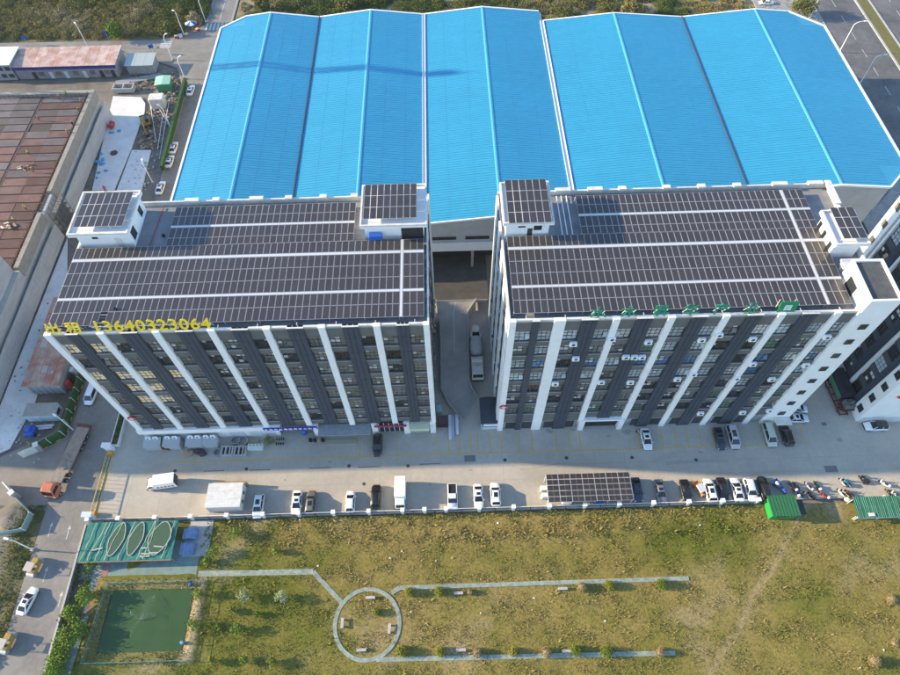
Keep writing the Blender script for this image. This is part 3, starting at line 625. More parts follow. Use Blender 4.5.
# street-level signs
def led_sign(label, x0, x1, y, z0, z1, m, mt, text, size):
    t = thing('shop_sign', label, 'sign', ((x0 + x1) / 2, y, z0))
    obj('board', MB().box(x0 - (x0 + x1) / 2, x1 - (x0 + x1) / 2, -.12, .02, 0, z1 - z0), m, t)
    for i, ch in enumerate(text):
        o = link('letter', glyph(ch, size, mt, .02), t, (x0 + (i + .5) * (x1 - x0) / len(text) - (x0 + x1) / 2, -.14, .12)); o.rotation_euler = (math.pi / 2, 0, 0)
    return t
led_sign('long blue sign with white characters over the dark loading opening', -36.5, -26.0, 54.4, 4.2, 5.1, mat('blue_sign', (.03, .03, .35), .5), M_WTRIM, '水木产业园招商中心热线', .7)
led_sign('long dark red sign over the shop front with dark glass', -14.9, -8.6, 54.3, 4.3, 4.95, mat('red_sign', (.30, .03, .09), .5), mat('dim_letters', (.5, .1, .15), .5), '产业园招商中心', .5)
for bld, px, py, lab in ((B1, 131.5, 419, 'left'), (B2, 503.5, 407.5, 'right')):
    x, z = T(px, py); r = wobj('round_logo', MB().lathe([(.75, 0), (.75, -.08), (.45, -.085)], (x, 54.6, z), 16, 'y'), mat('red_logo', (.5, .015, .04), .5), bld)
    wobj('logo_centre', MB().lathe([(.4, 0), (.4, -.02)], (x, 54.49, z), 12, 'y').box(x - .55, x + .55, 54.47, 54.5, z - .08, z + .08), M_WTRIM, r)
# ================================================================== third office block at the right edge
B3 = thing('office_building', 'office block with white and slate stripes cut off by the right picture edge', 'building', (98, 68, 0))
wobj('wall', MB().box(82.4, 118, 54.7, 82, .02, 38.5), M_WHITE, B3)
wobj('parapet', MB().box(82.0, 118.2, 54.4, 54.7, 38, 39.2).box(81.9, 82.4, 54.4, 82.2, 38.5, 39.2).box(82.4, 118, 82, 82.3, 37, 39.2), M_WHITE, B3)
M_SLATE2 = M_SLATE
# flank towards the lane: faces -X at x = 82.3
wobj('end_pier', MB().box(81.75, 82.4, 54.5, 57.4, .03, 38.9), M_WHITE, B3); wobj('end_pier', MB().box(81.75, 82.4, 79.6, 82.2, .03, 38.9), M_WHITE, B3)
for k in range(8):
    add_window(B3, 81.73, 56.7, 2.2 + 4.4 * k, 1.4, 1.7, 'dark', -math.pi / 2, 2, 1, 0); add_window(B3, 81.73, 81.5, 2.2 + 4.4 * k, 1.2, 1.5, 'beige', -math.pi / 2, 2, 1, 0)
ys_ = 57.4; k = 0
while ys_ < 79.5:
    wobj('slate_pilaster', MB().box(81.9, 82.4, ys_ + .03, ys_ + 1.6, .03, 38.8).box(81.84, 81.9, ys_ + .4, ys_ + .46, .03, 38.8), M_SLATE, B3)
    for z in ZB + [2.5]: add_window(B3, 82.38, ys_ + 4.35, z, 2.6, ZH, random.choice(['dark', 'dark', 'grey', 'pale']), -math.pi / 2)
    for z in [z_ + ZH for z_ in ZB + [2.5]]: wobj('floor_band', MB().box(82.2, 82.4, ys_ + 1.6, ys_ + 4.45, z, z + 1.45), mat('dark_band', (.07, .078, .09), .6), B3)
    wobj('white_pilaster', MB().box(81.8, 82.4, ys_ + 4.45, ys_ + 4.95, .03, 38.9), M_WHITE, B3)
    ys_ += 5.55
x, y = at(890, 397, 9); wobj('round_logo', MB().lathe([(.8, 0), (.8, -.07), (.4, -.075)], (x + 1.5, 54.68, 10.2), 14, 'y').box(x + .4, x + 2.6, 54.58, 54.67, 10.0, 10.4), MATS['red_logo'], B3)
wobj('plinth', MB().box(82.3, 118, 54.2, 54.69, .03, 1.2), M_OFFW, B3)

# ================================================================== blue-roofed warehouse
W = thing('warehouse', 'huge warehouse with five bright blue ridged metal roofs behind the office blocks', 'warehouse', (20, 130, 0))
M_BLUE = mat('blue_roof_sheet', (.036, .30, .475), .48, (.032, .275, .445), .3, spec=.35, contrast=(.3, .8), stretch=(.3, 2.2, 1), grime=.07, gscale=.05)
M_BLUE2 = mat('blue_ridge_cap', (.08, .38, .52), .4, spec=.4)
M_CLAD = mat('grey_cladding', (.44, .44, .43), .6, (.38, .38, .37), .5)
ZV, ZR = 18.35, 20.0
Xs = [(-59.4, ZV), (-46.0, ZR), (-32.9, ZV), (-18.6, ZR), (-4.2, ZV), (11.9, ZR), (27.6, ZV)]
Xr = [(28.3, ZV + .1), (47.3, ZR + .1), (66.1, ZV + .1), (85.5, ZR + .1), (102.9, ZV + .1)]
YF1, YF2, YB1, YB2 = 94.3, 100.5, 172.0, 167.2
def zon(poly, x):
    for (a, za), (b, zb) in zip(poly[:-1], poly[1:]):
        if a <= x <= b: return za + (zb - za) * (x - a) / (b - a)
    return poly[-1][1]
def roof_slope(a, za, b, zb, y0, y1, cut=None):
    """one pitched roof face with standing ribs running down the slope; cut(x, y) keeps the chamfered corners open"""
    m = MB(); pts = []
    def Z(x): return za + (zb - za) * (x - a) / (b - a)
    def yr(x):
        lo, hi = y0, y1
        if cut: lo, hi = cut(x, lo, hi)
        return lo, hi
    xs_ = sorted(set([a, b] + [x for x in (CUTX if cut else []) if a < x < b]))
    for p, q in zip(xs_[:-1], xs_[1:]):
        l0, h0 = yr(p); l1, h1 = yr(q)
        m.quad((p, l0, Z(p)), (q, l1, Z(q)), (q, h1, Z(q)), (p, h0, Z(p)))
        y = y0 + .38
        while y < y1:
            if l0 <= y <= h0 and l1 <= y <= h1:
                e = .055
                m.add([(p, y - e, Z(p) + .003), (q, y - e, Z(q) + .003), (q, y, Z(q) + .07), (p, y, Z(p) + .07), (q, y + e, Z(q) + .003), (p, y + e, Z(p) + .003)], [(0, 1, 2, 3), (3, 2, 4, 5)])
            y += .76
    return m
CUTX = (-52.9, 94.9, 96.4)
def cutL(x, lo, hi): return lo, hi - max(0, (-52.9 - x)) * .62
def cutR(x, lo, hi): return lo + max(0, (x - 96.4)) * 1.0, hi - max(0, (x - 94.9)) * .72
for (a, za), (b, zb) in zip(Xs[:-1], Xs[1:]): wobj('roof_slope', roof_slope(a, za, b, zb, YF1, YB1, cutL if a < -52 else None), M_BLUE, W)
for (a, za), (b, zb) in zip(Xr[:-1], Xr[1:]): wobj('roof_slope', roof_slope(a, za, b, zb, YF2, YB2, cutR if b > 100 else None), M_BLUE, W)
for poly, y0, y1 in ((Xs, YF1, YB1), (Xr, YF2, YB2)):
    for x, z in poly:
        if z > 19: wobj('ridge_cap', MB().loft([[(x - .36, y, z - .03), (x - .32, y, z + .06), (x, y, z + .13), (x + .32, y, z + .06), (x + .36, y, z - .03)] for y in (y0, y1)]), M_BLUE2, W)
for poly, y0, y1 in ((Xs, YF1, YB1), (Xr, YF2, YB2)):
    for (a, za), (b_, zb) in zip(poly[:-1], poly[1:]):
        for f in (.33, .68):
            x, z = a + (b_ - a) * f, za + (zb - za) * f; e = 6 if (b_ > 100 or a < -55) else .3
            wobj('sheet_lap', MB().box(x - .05, x + .05, y0 + e, y1 - e, z - .02, z + .022), mat('dull_blue_lap', (.036, .28, .45), .6, (.05, .26, .40), .4), W)
def gutter(x, z, y0, y1, m, w_=.35): wobj('gutter', MB().box(x - w_, x - w_ + .12, y0, y1, z - .2, z + .28).box(x + w_ - .12, x + w_, y0, y1, z - .2, z + .28).box(x - w_ + .12, x + w_ - .12, y0, y1, z - .2, z + .1), m, W)
gutter(-4.2, ZV, YF1, YB1, M_GALV, .45); gutter(27.95, ZV + .05, YF2, YB2, M_GALV, .5)
for x in (-32.9, 66.1): gutter(x, ZV + (.1 if x > 0 else 0), YF1 if x < 0 else YF2, YB1 if x < 0 else YB2, mat('dark_gutter', (.05, .06, .09), .6), .11)
# white verge trim round the outer edges
def verge(pts, wid=.22):
    m = MB()
    for p, q in zip(pts[:-1], pts[1:]):
        d = Vector(q) - Vector(p); n_ = Vector((-d.y, d.x, 0)).normalized() * wid
        P_, Q_ = Vector(p), Vector(q); R_ = []
        for c in (P_, Q_): R_.append([c - n_ + Vector((0, 0, -.25)), c + n_ + Vector((0, 0, -.25)), c + n_ + Vector((0, 0, .2)), c - n_ + Vector((0, 0, .2))])
        m.loft(R_)
    wobj('verge_trim', m, M_WTRIM, W)
far = [(x, YB1, z) for x, z in Xs if x > -52.9]
verge([(-59.5, YF1, ZV), (-59.5, YB1 - 4.1, ZV), (-52.9, YB1, zon(Xs, -52.9))] + far)
verge([(28.3, YB2, ZV + .1), (47.3, YB2, ZR + .1), (66.1, YB2, ZV + .1), (85.5, YB2, ZR + .1), (94.9, YB2, zon(Xr, 94.9)), (103, YB2 - 5.9, ZV + .1), (103, YF2 + 6.6, ZV + .1), (96.4, YF2, zon(Xr, 96.4)), (85.5, YF2, ZR + .1), (66.1, YF2, ZV + .1)], .2)
verge([(-4.2, YF1, ZV), (11.9, YF1, ZR), (27.6, YF1, ZV)], .12)
# walls
m = MB().prism([(-59.2, YF1 + .2), (27.6, YF1 + .2), (27.6, YF2 + .2), (96.3, YF2 + .2), (102.7, YF2 + 6.8), (102.7, YB2 - 6), (94.8, YB2 - .2), (28, YB2 - .2), (28, YB1 - .2), (-52.8, YB1 - .2), (-59.2, YB1 - 4.2)], 12.2, ZV - .1); wobj('wall', m, M_CLAD, W)
m = MB()
for xs2, yf in (([(-4.2, ZV), (11.9, ZR), (27.6, ZV)], YF1 + .25), ([(66.1, ZV + .1), (85.5, ZR + .1), (96.3, zon(Xr, 96.3))], YF2 + .25)):
    m.loft([[(xs2[0][0], y, ZV - .12), (xs2[-1][0], y, ZV - .12), (xs2[-1][0], y, xs2[-1][1] - .06), (xs2[1][0], y, xs2[1][1] - .06), (xs2[0][0], y, xs2[0][1] - .06)] for y in (yf, yf + .2)])
wobj('gable_wall', m, M_CLAD, W)
wobj('lower_wall', MB().prism([(-59, YF1 + .4), (-4.3, YF1 + .4), (-4.3, YF1 + 20), (66, YF1 + 20), (66, YF2 + .4), (96.2, YF2 + .4), (102.5, YF2 + 7), (102.5, YB2 - 7), (94.6, YB2 - .5), (28, YB2 - .5), (28, YB1 - .5), (-52.6, YB1 - .5), (-59, YB1 - 4.6)], .02, 12.2), M_CLAD, W)
wobj('door_beam', MB().box(-4.2, 27.6, YF1 - .5, YF1 + .3, 9.9, 12.15), M_WHITE, W)
wobj('upper_floor', MB().box(-4.2, 27.6, YF1 + .0, YF1 + 20, 12.16, 12.3), M_CLAD, W)
for x in (6.0, 17.5): wobj('door_column', MB().box(x - .3, x + .3, YF1 - .3, YF1 + .3, 4.0, 9.9), M_GREYC, W)
for x in (-2.8, 4.4): wobj('vent', MB().box(x, x + 5.2, YF1 + .08, YF1 + .18, 13.0, 13.9), M_DARKIN, W)
for x in range(-3, 28, 2): wobj('cladding_rib', MB().box(x, x + .06, YF1 + .14, YF1 + .2, 14.1, 18.2), M_CLAD, W)
n_ = Vector((1, 1, 0)).normalized()
for k in range(4):   # windows of the canted corner wall
    c = Vector((97.5 + k * 1.35, YF2 + 1.2 + k * 1.35, 0)); wobj('window', MB().obox((c.x + .05, c.y - .12), math.pi / 4, 1.2, .1, 14.6 - 3.0 * (k % 2), 16.1 - 3.0 * (k % 2)), M_G['dark'], W)
wobj('unlit_depth_sheet', MB().box(-4.1, 27.5, YF1 + 3, YF1 + 3.3, 4.1, 9.8), M_DARKIN, W)  # near-black sheet, paints the unlit depth behind the door beam

# ================================================================== ramp between the two blocks
RD = 4.0
left = [at(440, 313, 2.8), at(441, 350, 2), at(441.5, 390, 1.0), at(449, 405, .4), at(464, 422, .05)]
right = [at(467.5, 313, 2.8), at(468, 350, 2), at(469, 382, 1.0), at(472.5, 391, .4), at(478, 397, .05)]
zs_ = [2.9, 2.1, 1.0, .45, .06]
m = MB(); top = []
Lp = [(-2.4, 84.5, RD)] + [(*p, z) for p, z in zip(left, zs_)]; Rp = [(6.4, 84.5, RD)] + [(*p, z) for p, z in zip(right, zs_)]
for i in range(len(Lp) - 1):
    m.quad(Lp[i + 1], Rp[i + 1], Rp[i], Lp[i]); a, b_ = Lp[i], Lp[i + 1]; m.quad((a[0], a[1], 0), (b_[0], b_[1], 0), b_, a); a, b_ = Rp[i], Rp[i + 1]; m.quad((b_[0], b_[1], 0), (a[0], a[1], 0), a, b_)
ramp = struct('ramp', m, mat('ramp_concrete', (.34, .325, .30), .85, (.26, .25, .235), .3))
for P_ in (Lp, Rp):
    b_ = MB()
    for p, q in zip(P_[:-1], P_[1:]):
        d = Vector((q[0] - p[0], q[1] - p[1], 0)).normalized(); n2 = Vector((-d.y, d.x, 0)) * .13
        b_.loft([[Vector(c) + n2 * s + Vector((0, 0, h)) for s, h in ((-1, -.3), (1, -.3), (1, .75), (-1, .75))] for c in (p, q)])
    wobj('ramp_parapet', b_, M_GREYC, ramp)
mid = [((a[0] + b_[0]) / 2, (a[1] + b_[1]) / 2, (a[2] + b_[2]) / 2 + .006) for a, b_ in zip(Lp, Rp)]; b_ = MB()
for p, q in zip(mid[:-1], mid[1:]): b_.quad((p[0] - .06, p[1], p[2]), (q[0] - .06, q[1], q[2]), (q[0] + .06, q[1], q[2]), (p[0] + .06, p[1], p[2]))
wobj('centre_line', b_, M_WLINE, ramp)
wobj('loading_deck', MB().box(-2.8, 9.2, 84.5, YF1 + 3.2, 3.2, RD), mat('deck_asphalt', (.085, .08, .075), .85, (.055, .053, .052), .3), ramp)
wobj('deck_kerb', MB().box(-2.8, 9.0, 84.42, 84.62, 3.3, 4.15), M_GREYC, ramp)
# canopy with dark roof at the foot of the ramp
p0 = at(490, 427); g_ = thing('gate_shelter', 'small shelter with dark metal roof at the foot of the ramp', 'shelter', (p0[0], 57.5, 0))
obj('roof', MB().loft([[(-2.0, y, 3.0), (2.0, y, 3.0), (2.0, y, 3.15), (0, y, 3.55), (-2.0, y, 3.15)] for y in (-2.6, 3.2)]), mat('dark_sheet', (.035, .045, .06), .55, (.05, .06, .075), 1), g_)
for x in (-1.8, 1.8):
    for y in (-2.3, 0.3, 2.9): obj('post', MB().box(x - .06, x + .06, y - .06, y + .06, .02, 3.0), M_GALV, g_)
obj('counter', MB().box(-1.6, 1.6, -2.4, -1.8, .02, 1.1), M_GALV, g_)
obj('sign_panel', MB().box(-1.4, 1.4, -2.72, -2.64, 2.3, 2.95), M_WTRIM, g_)
# steel stock and pipes lying in the narrow gap left of the ramp
for k, (px, py, L, c) in enumerate(((450, 428, 5.5, M_GALV), (453, 428, 5.2, mat('lilac_sheet', (.36, .36, .46), .5)), (457, 425, 4.4, M_GALV))):
    x, y = at(px, py); tag(obj('steel_section', MB().box(x - .12, x + .12, y - L / 2, y + L / 2, .02, .35).box(x - .3, x + .3, y - L / 2, y + L / 2, .36, .4), c), ('outer grey', 'lilac', 'inner grey')[k] + ' steel length lying at the foot of the ramp', 'steel beam', 'steel lengths')
x, y = at(443, 424); r_ = thing('storage_rack', 'dark red and black storage rack beside the left office corner', 'rack', (x, y, .02))
for k in range(4): obj('shelf', MB().box(-1.1, 1.1, -.9, .9, .3 + k * .6, .36 + k * .6), mat('rack_steel', (.10, .05, .06), .6), r_)
for sx in (-1.05, 1.05):
    for sy in (-.85, .85): obj('upright', MB().box(sx - .05, sx + .05, sy - .05, sy + .05, 0, 2.4), M_DFRAME, r_)
x, y = at(439, 411); tag(obj('water_tank', MB().bev(x - .6, x + .6, y - .7, y + .7, .02, 1.6, .12), mat('teal_plastic', (.25, .42, .45), .5)), 'pale teal box tank in the gap left of the ramp', 'tank')
# ================================================================== building under construction on the left
K = thing('unfinished_building', 'concrete building under construction with red plywood formwork across its roof', 'building', (-120, 110, 0))
M_BOARD = mat('shuttered_concrete', (.46, .45, .43), .85, (.37, .365, .35), .5, stretch=(.5, .5, 2))
M_PLY = mat('formwork_ply', (.115, .05, .042), .8, (.15, .10, .09), .28, orand=.4, contrast=(.3, .7))
M_PLYG = mat('weathered_ply', (.105, .085, .085), .8, (.14, .125, .125), .3, orand=.3)
M_BEAMC = mat('formwork_beam', (.075, .062, .055), .9)
wobj('podium_wall', MB().box(-175, -95.5, 57.6, 156.2, .0, 7.6), M_BOARD, K)
for y0, y1 in ((57.5, 62), (62.05, 67.5), (67.55, 74), (74.05, 80.5), (80.55, 87), (87.05, 93.5), (93.55, 99), (99.05, 105), (105.05, 110.5), (117.5, 123), (123.05, 128.5), (128.55, 134), (134.05, 140), (140.05, 146), (146.05, 151.5), (151.55, 156.5)):
    wobj('wall_panel', MB().box(-94.5, -94.25, y0, y1, .0, 4.7 + random.uniform(-.1, .1)), M_BOARD, K)
wobj('ledge', MB().box(-96.4, -95.35, 93.7, 110.5, 5.6, 8.6).box(-96.4, -95.35, 117.5, 156.5, 5.6, 8.6), mat('sandy_concrete', (.33, .30, .25), .85, (.26, .24, .2), .7), K)
wobj('ledge', MB().box(-175, -96.35, 155.2, 156.5, 7.62, 8.5), MATS['sandy_concrete'], K)
wobj('deck', MB().box(-174, -96.42, 93.6, 155.1, 7.6, 7.7), M_BEAMC, K)
colx = [-97.2, -109.4, -122.2, -135, -148, -161]; y = 94.2; j = 0
while y < 153.5:
    for i in range(5):
        a, b_ = colx[i + 1] + .55, colx[i] - .3
        n_ = 2
        for q in range(n_):
            if random.random() < .025: continue
            wobj('formwork_panel', MB().box(a + (b_ - a) * q / n_ + .015, a + (b_ - a) * (q + 1) / n_ - .015, y + .2, y + 2.7, 7.72, 7.86 + random.uniform(-.03, .05)), M_PLY if random.random() < (1.25 - (y - 94) / 62) else M_PLYG, K)
    y += 2.9; j += 1
for x in colx[1:]:
    wobj('rebar_cage', MB().box(x - .1, x + .45, 94, 155, 7.72, 7.8), M_BEAMC, K)
m = MB()
for y in np.arange(94, 156, .9):
    for dx in (0, .35): m.box(-96.8 - dx - .04, -96.8 - dx + .04, y - .05, y + .05, 7.7, 8.75 + .3 * random.random())
for x in np.arange(-160, -98, 1.3): m.box(x - .05, x + .05, 154.6, 154.7, 7.7, 8.9)
stuff(wobj('starter_bars', m, mat('rusty_rebar', (.16, .08, .05), .8), K))
m = MB()
for y in (111, 112.5, 114, 115.5, 117):
    m.tube((-94.6, y, 0), (-94.6, y, 8.2), .07, 4).tube((-92.9, y, 0), (-92.9, y, 8.2), .07, 4)
    for z in (1.6, 3.4, 5.2, 7): m.tube((-94.6, y, z), (-92.9, y, z), .05, 4)
for z in (1.6, 3.4, 5.2, 7): m.tube((-92.9, 111, z), (-92.9, 117, z), .06, 4).box(-94.5, -93, 111, 117, z + .1, z + .16)
wobj('scaffold', m, mat('scaffold_steel', (.18, .16, .14), .6), K)
wobj('tower_block', MB().box(-172, -96.6, 58, 93.4, 7.7, 35.8), M_BOARD, K)
for z in range(9, 35, 3): wobj('pour_band', MB().box(-96.6, -96.5, 58, 93.4, z, z + 2.9), M_BOARD, K)
# tower crane standing outside the picture; its mast throws the long shadow over the blue roof
cx_, cy_ = -142.0, 150.1 + (142 - 56) * math.tan(SUN_AZ)
Cr = thing('tower_crane', 'yellow tower crane of the building site, standing beyond the left edge', 'crane', (cx_, cy_, 0))
M_CY = mat('crane_yellow', (.55, .36, .04), .5)
m = MB(); HM = 62
for sx in (-.9, .9):
    for sy in (-.9, .9): m.box(sx - .16, sx + .16, sy - .16, sy + .16, 0, HM)
for z in range(0, HM, 2):
    for a, b_ in (((-.9, -.9), (.9, -.9)), ((.9, -.9), (.9, .9)), ((.9, .9), (-.9, .9)), ((-.9, .9), (-.9, -.9))): m.tube((*a, z), (*b_, z + 2), .13, 4).tube((*b_, z), (*a, z + 2), .10, 4)
obj('mast', m, M_CY, Cr)
m = MB()
for k in range(12):
    x0, x1 = k * 2.2, k * 2.2 + 2.2
    for y in (-.8, .8): m.tube((x0, y, HM + 1.5), (x1, y, HM + 1.5), .14, 4)
    m.tube((x0, 0, HM + 3), (x1, 0, HM + 3), .14, 4).tube((x0, -.8, HM + 1.5), (x1, 0, HM + 3), .08, 4).tube((x0, .8, HM + 1.5), (x1, 0, HM + 3), .08, 4).tube((x0, -.8, HM + 1.5), (x1, .8, HM + 1.5), .08, 4)
o = obj('jib', m, M_CY, Cr); o.rotation_euler = (0, 0, math.radians(174.5))
obj('cab', MB().box(.9, 2.4, -1, .8, HM - .5, HM + 1.6), M_WTRIM, Cr); obj('counterweight', MB().box(7, 10, -1.6, .4, HM - .6, HM + 1.6), M_GREYC, Cr)
o = obj('counter_jib', MB().box(-.6, .6, -11, 0, HM + 1.3, HM + 1.6), M_CY, Cr); o.rotation_euler = (0, 0, math.radians(84.5))
obj('apex', MB().tube((0, 0, HM), (0, 0, HM + 7), .5, 5, .15), M_CY, Cr)

# ================================================================== sheds
def shed(label, x0, x1, y0, y1, z, slope, roofm, wallm, npan, cat='shed', name='shed', group=None, over=.4):
    t = thing(name, label, cat, ((x0 + x1) / 2, (y0 + y1) / 2, 0), 0, group)
    wobj('wall', MB().loft([[(x, y0, 0), (x, y1, 0), (x, y1, z + slope - .06), (x, y0, z - .06)] for x in (x0, x1)]), wallm, t)
    w_ = (x1 - x0 + 2 * over) / npan
    for i in range(npan):
        a = x0 - over + i * w_ + .03; b_ = a + w_ - .06; dz = random.uniform(0, .03); e = over * slope / (y1 - y0)
        wobj('roof_sheet', MB().loft([[(x, y0 - over, z - e + dz), (x, y1 + over, z + slope + e + dz), (x, y1 + over, z + slope + e + .07 + dz), (x, y0 - over, z - e + .07 + dz)] for x in (a, b_)]), roofm, t)
    return t
M_SHW = mat('shed_wall', (.30, .31, .32), .8, (.22, .23, .235), .7)
M_PINK = mat('faded_red_sheet', (.40, .22, .17), .8, (.50, .40, .35), .4, orand=.12, contrast=(.4, .6))
s = shed('long workers hut with faded pink sheet roof and blue fascia beside the top left road', -126.6, -96.6, 174.4, 182.6, 4.2, .5, M_PINK, M_SHW, 10)
wobj('fascia', MB().box(-126.8, -96.4, 174.05, 174.3, 3.2, 3.95), mat('deep_blue_sheet', (.02, .03, .22), .6), s)
for x in (-122, -117, -112.5, -107, -102, -98.6): wobj('door', MB().box(x, x + 1.1, 174.28, 174.38, .05, 2.3), random.choice([M_DFRAME, M_GALV]), s)
for x in (-120, -115, -109.8, -104.8, -100.5): wobj('window', MB().box(x, x + 1.5, 174.28, 174.38, 1.1, 2.3), M_G['grey'], s)
s = shed('white roofed two storey cabin at the left end of the pink roofed hut', -140, -127.2, 174.2, 182.4, 5.2, .1, M_WTRIM, mat('cabin_wall', (.32, .37, .42), .7), 4, 'cabin', 'site_cabin')
for z in (.9, 3.2):
    for x in (-133.5, -131.2, -129): wobj('window', MB().box(x, x + 1.5, 174.1, 174.18, z, z + 1.2), M_G['dark'], s)
shed('small lean-to with grey green sheet roof right of the pink roofed hut', -94.0, -86.2, 175.5, 180.5, 3.0, .3, mat('grey_green_sheet', (.33, .38, .37), .6), M_SHW, 3)
s = shed('rust red patchwork roofed shed beside the left office block', -87.6, -80.8, 66.2, 88, 4.0, .3, M_RUST, M_SHW, 5)
for k in range(6): wobj('wall_rib', MB().box(-87.4 + k * 1.3, -87.3 + k * 1.3, 66.1, 66.18, .05, 3.9), M_GALV, s)
for k in range(14):
    x = random.uniform(-87.4, -82); y = random.uniform(67, 82); wobj('roof_patch', MB().box(x, x + random.uniform(.5, 1.4), y, y + random.uniform(.6, 2.2), 4.1 + (y - 66.2) * .0138, 4.16 + (y - 66.2) * .0138 + .004), mat('pale_patch', (.42, .33, .31), .8, orand=.25), s)
for k in range(9): wobj('clutter_shelf', MB().box(-80.3, -79.6, 67 + k * 1.6, 68.1 + k * 1.6, .0, random.uniform(.8, 2.4)), random.choice([M_WOOD, M_GALV, M_RED, M_DFRAME]), s)
s = thing('site_office', 'grey beige flat roofed container office behind the green hoarding', 'container', (-83.2, 61.2, 0))
wobj('body', MB().box(-86.4, -80.2, 59.8, 62.6, .0, 2.5), mat('pale_blue_wall', (.42, .52, .56), .6), s)
for k in range(2): wobj('roof_sheet', MB().box(-86.5 + k * 3.2, -83.35 + k * 3.2, 59.7, 62.7, 2.51, 2.62), mat('dusty_roof', (.36, .34, .30), .8, (.27, .26, .23), .8), s)
wobj('window', MB().box(-80.18, -80.1, 60.6, 61.9, 1.1, 2.0), M_G['dark'], s); wobj('door', MB().box(-84.4, -83.5, 59.72, 59.79, .1, 2.1), M_GALV, s)
x, y = at(33, 433); s = thing('small_loader', 'bright blue machine standing in the fenced site corner', 'machine', (x, y, 0))
obj('body', MB().bev(-.9, .9, -1.1, 1.1, .4, 1.5, .15), M_BLUEP, s); obj('cab', MB().bev(-.5, .5, -.4, .7, 1.5, 2.3, .1), M_BLUEP, s)
for a in (-.8, .8):
    for b_ in (-.7, .7): obj('wheel', MB().lathe([(.35, -.12), (.4, 0), (.35, .12)], (a, b_, .4), 10, 'x'), M_BLACK, s)
x, y = at(45, 428); tag(obj('pipe_bundle', MB().tube((x - 1.8, y + .2, .25), (x + 1.8, y + .5, .25), .25, 8).tube((x - 1.6, y - .3, .2), (x + 1.6, y + .0, .2), .2, 8), M_GALV), 'grey pipes lying beside the blue machine', 'pipes')
# hoardings covered with artificial turf
M_TURF = mat('artificial_turf', (.022, .07, .018), .95, (.032, .095, .025), 2, bump=.5, bscale=12)
M_HAZ = mat('hazard_yellow', (.55, .40, .03), .7)
def hoarding(label, pts, h, stripes=True):
    t = thing('hoarding', label, 'hoarding', (*pts[0], 0))
    for p, q in zip(pts[:-1], pts[1:]):
        L = math.hypot(q[0] - p[0], q[1] - p[1]); n_ = max(1, round(L / 2.6)); d = math.atan2(q[1] - p[1], q[0] - p[0])
        for i in range(n_):
            f = (i + .5) / n_; c = (p[0] + (q[0] - p[0]) * f, p[1] + (q[1] - p[1]) * f)
            wobj('turf_panel', MB().obox(c, d, L / n_ - .01, .35 if stripes else .7, .4, h), M_TURF, t); stripes and wobj('post', MB().obox((c[0] - math.cos(d) * L / n_ / 2, c[1] - math.sin(d) * L / n_ / 2), d, .1, .45, 0, h + .05), M_GALV, t)
            wobj('plinth', MB().obox(c, d, L / n_ - .02, .5, 0, .38), M_TURF if stripes else M_GREYC, t)
            if stripes: wobj('yellow_dash', MB().obox(c, d, L / n_ * .4, .53, .02, .30), M_HAZ, t)
    return t
hoarding('dark green turf hoarding with yellow dashes along its foot round the site corner', [at(39, 451), at(65, 436), at(86, 372)], 2.3)
hoarding('long thin green turf hoarding beside the line of parked white cars', [at(164, 172), at(187, 84)], 2.2, False)
for px, py, r in ((37, 452, 25), (16, 494, -40)):
    x, y = at(px, py); s = thing('site_gate_wall', ('upper' if py < 470 else 'lower') + ' grey white wall end of the construction site gate', 'wall', (x, y, 0), math.radians(r))
    obj('panel', MB().box(-2.6, .6, -.12, .12, 0, 2.2), M_OFFW, s); obj('pillar', MB().box(.6, 1.4, -.4, .4, 0, 2.6), M_GREYC, s); obj('cap', MB().box(.5, 1.5, -.5, .5, 2.6, 2.75), M_OFFW, s)
s = thing('low_fence', 'pale metal fence round the rubbly plot by the site gate', 'fence', (*at(16, 494), 0))
fp = [at(16, 496), at(34, 515), at(26, 531), at(0, 536)]
for p, q in zip(fp[:-1], fp[1:]):
    wobj('fence_panel', MB().obox(((p[0] + q[0]) / 2, (p[1] + q[1]) / 2), math.atan2(q[1] - p[1], q[0] - p[0]), math.hypot(q[0] - p[0], q[1] - p[1]), .08, .0, 1.7), mat('teal_sheet', (.20, .32, .31), .6), s)
    wobj('fence_post', MB().box(p[0] - .08, p[0] + .08, p[1] - .08, p[1] + .08, 0, 1.9), M_GALV, s)
x, y = at(26, 508); tag(obj('dirt_mound', MB().ell((x - 2.4, y - 1.5, -.2), 3.6, 3.0, .45, 14, 6, jit=.2), M_EARTH, smooth=True), 'brown earth mound inside the low fenced plot', 'mound')

# ------------------------------------------------------------------ things on the building site
x, y = at(125, 90); s = thing('box_culvert', 'two celled precast concrete trough at the top of the pale slab', 'trough', (x, y, -.1))
for a in ((-3, 3, -1.3, -1.05), (-3, 3, 1.05, 1.3), (-3, -2.75, -1.05, 1.05), (-.12, .12, -1.05, 1.05), (2.75, 3, -1.05, 1.05)): obj('side_wall', MB().box(*a, 0, 1.5), M_SLAB, s)
obj('floor', MB().box(-2.75, 2.75, -1.05, 1.05, 0, .1), M_EARTH, s)
x, y = at(166, 88); s = thing('green_kiosk', 'small mint green roofed hut on the building site', 'hut', (x, y, -.1), .1)
obj('wall', MB().box(-1.9, 1.9, -1.6, 1.6, 0, 2.6), mat('green_wall', (.05, .24, .13), .7), s); obj('roof', MB().loft([[(-2.2, b_, 2.62), (2.2, b_, 2.62), (2.2, b_, 2.72), (0, b_, 3.0), (-2.2, b_, 2.72)] for b_ in (-2.1, 2.1)]), mat('mint_sheet', (.30, .55, .40), .6), s)
x, y = at(160, 106); s = thing('white_tank', 'white cube shaped tank below the mint green hut', 'tank', (x, y, -.1), .05)
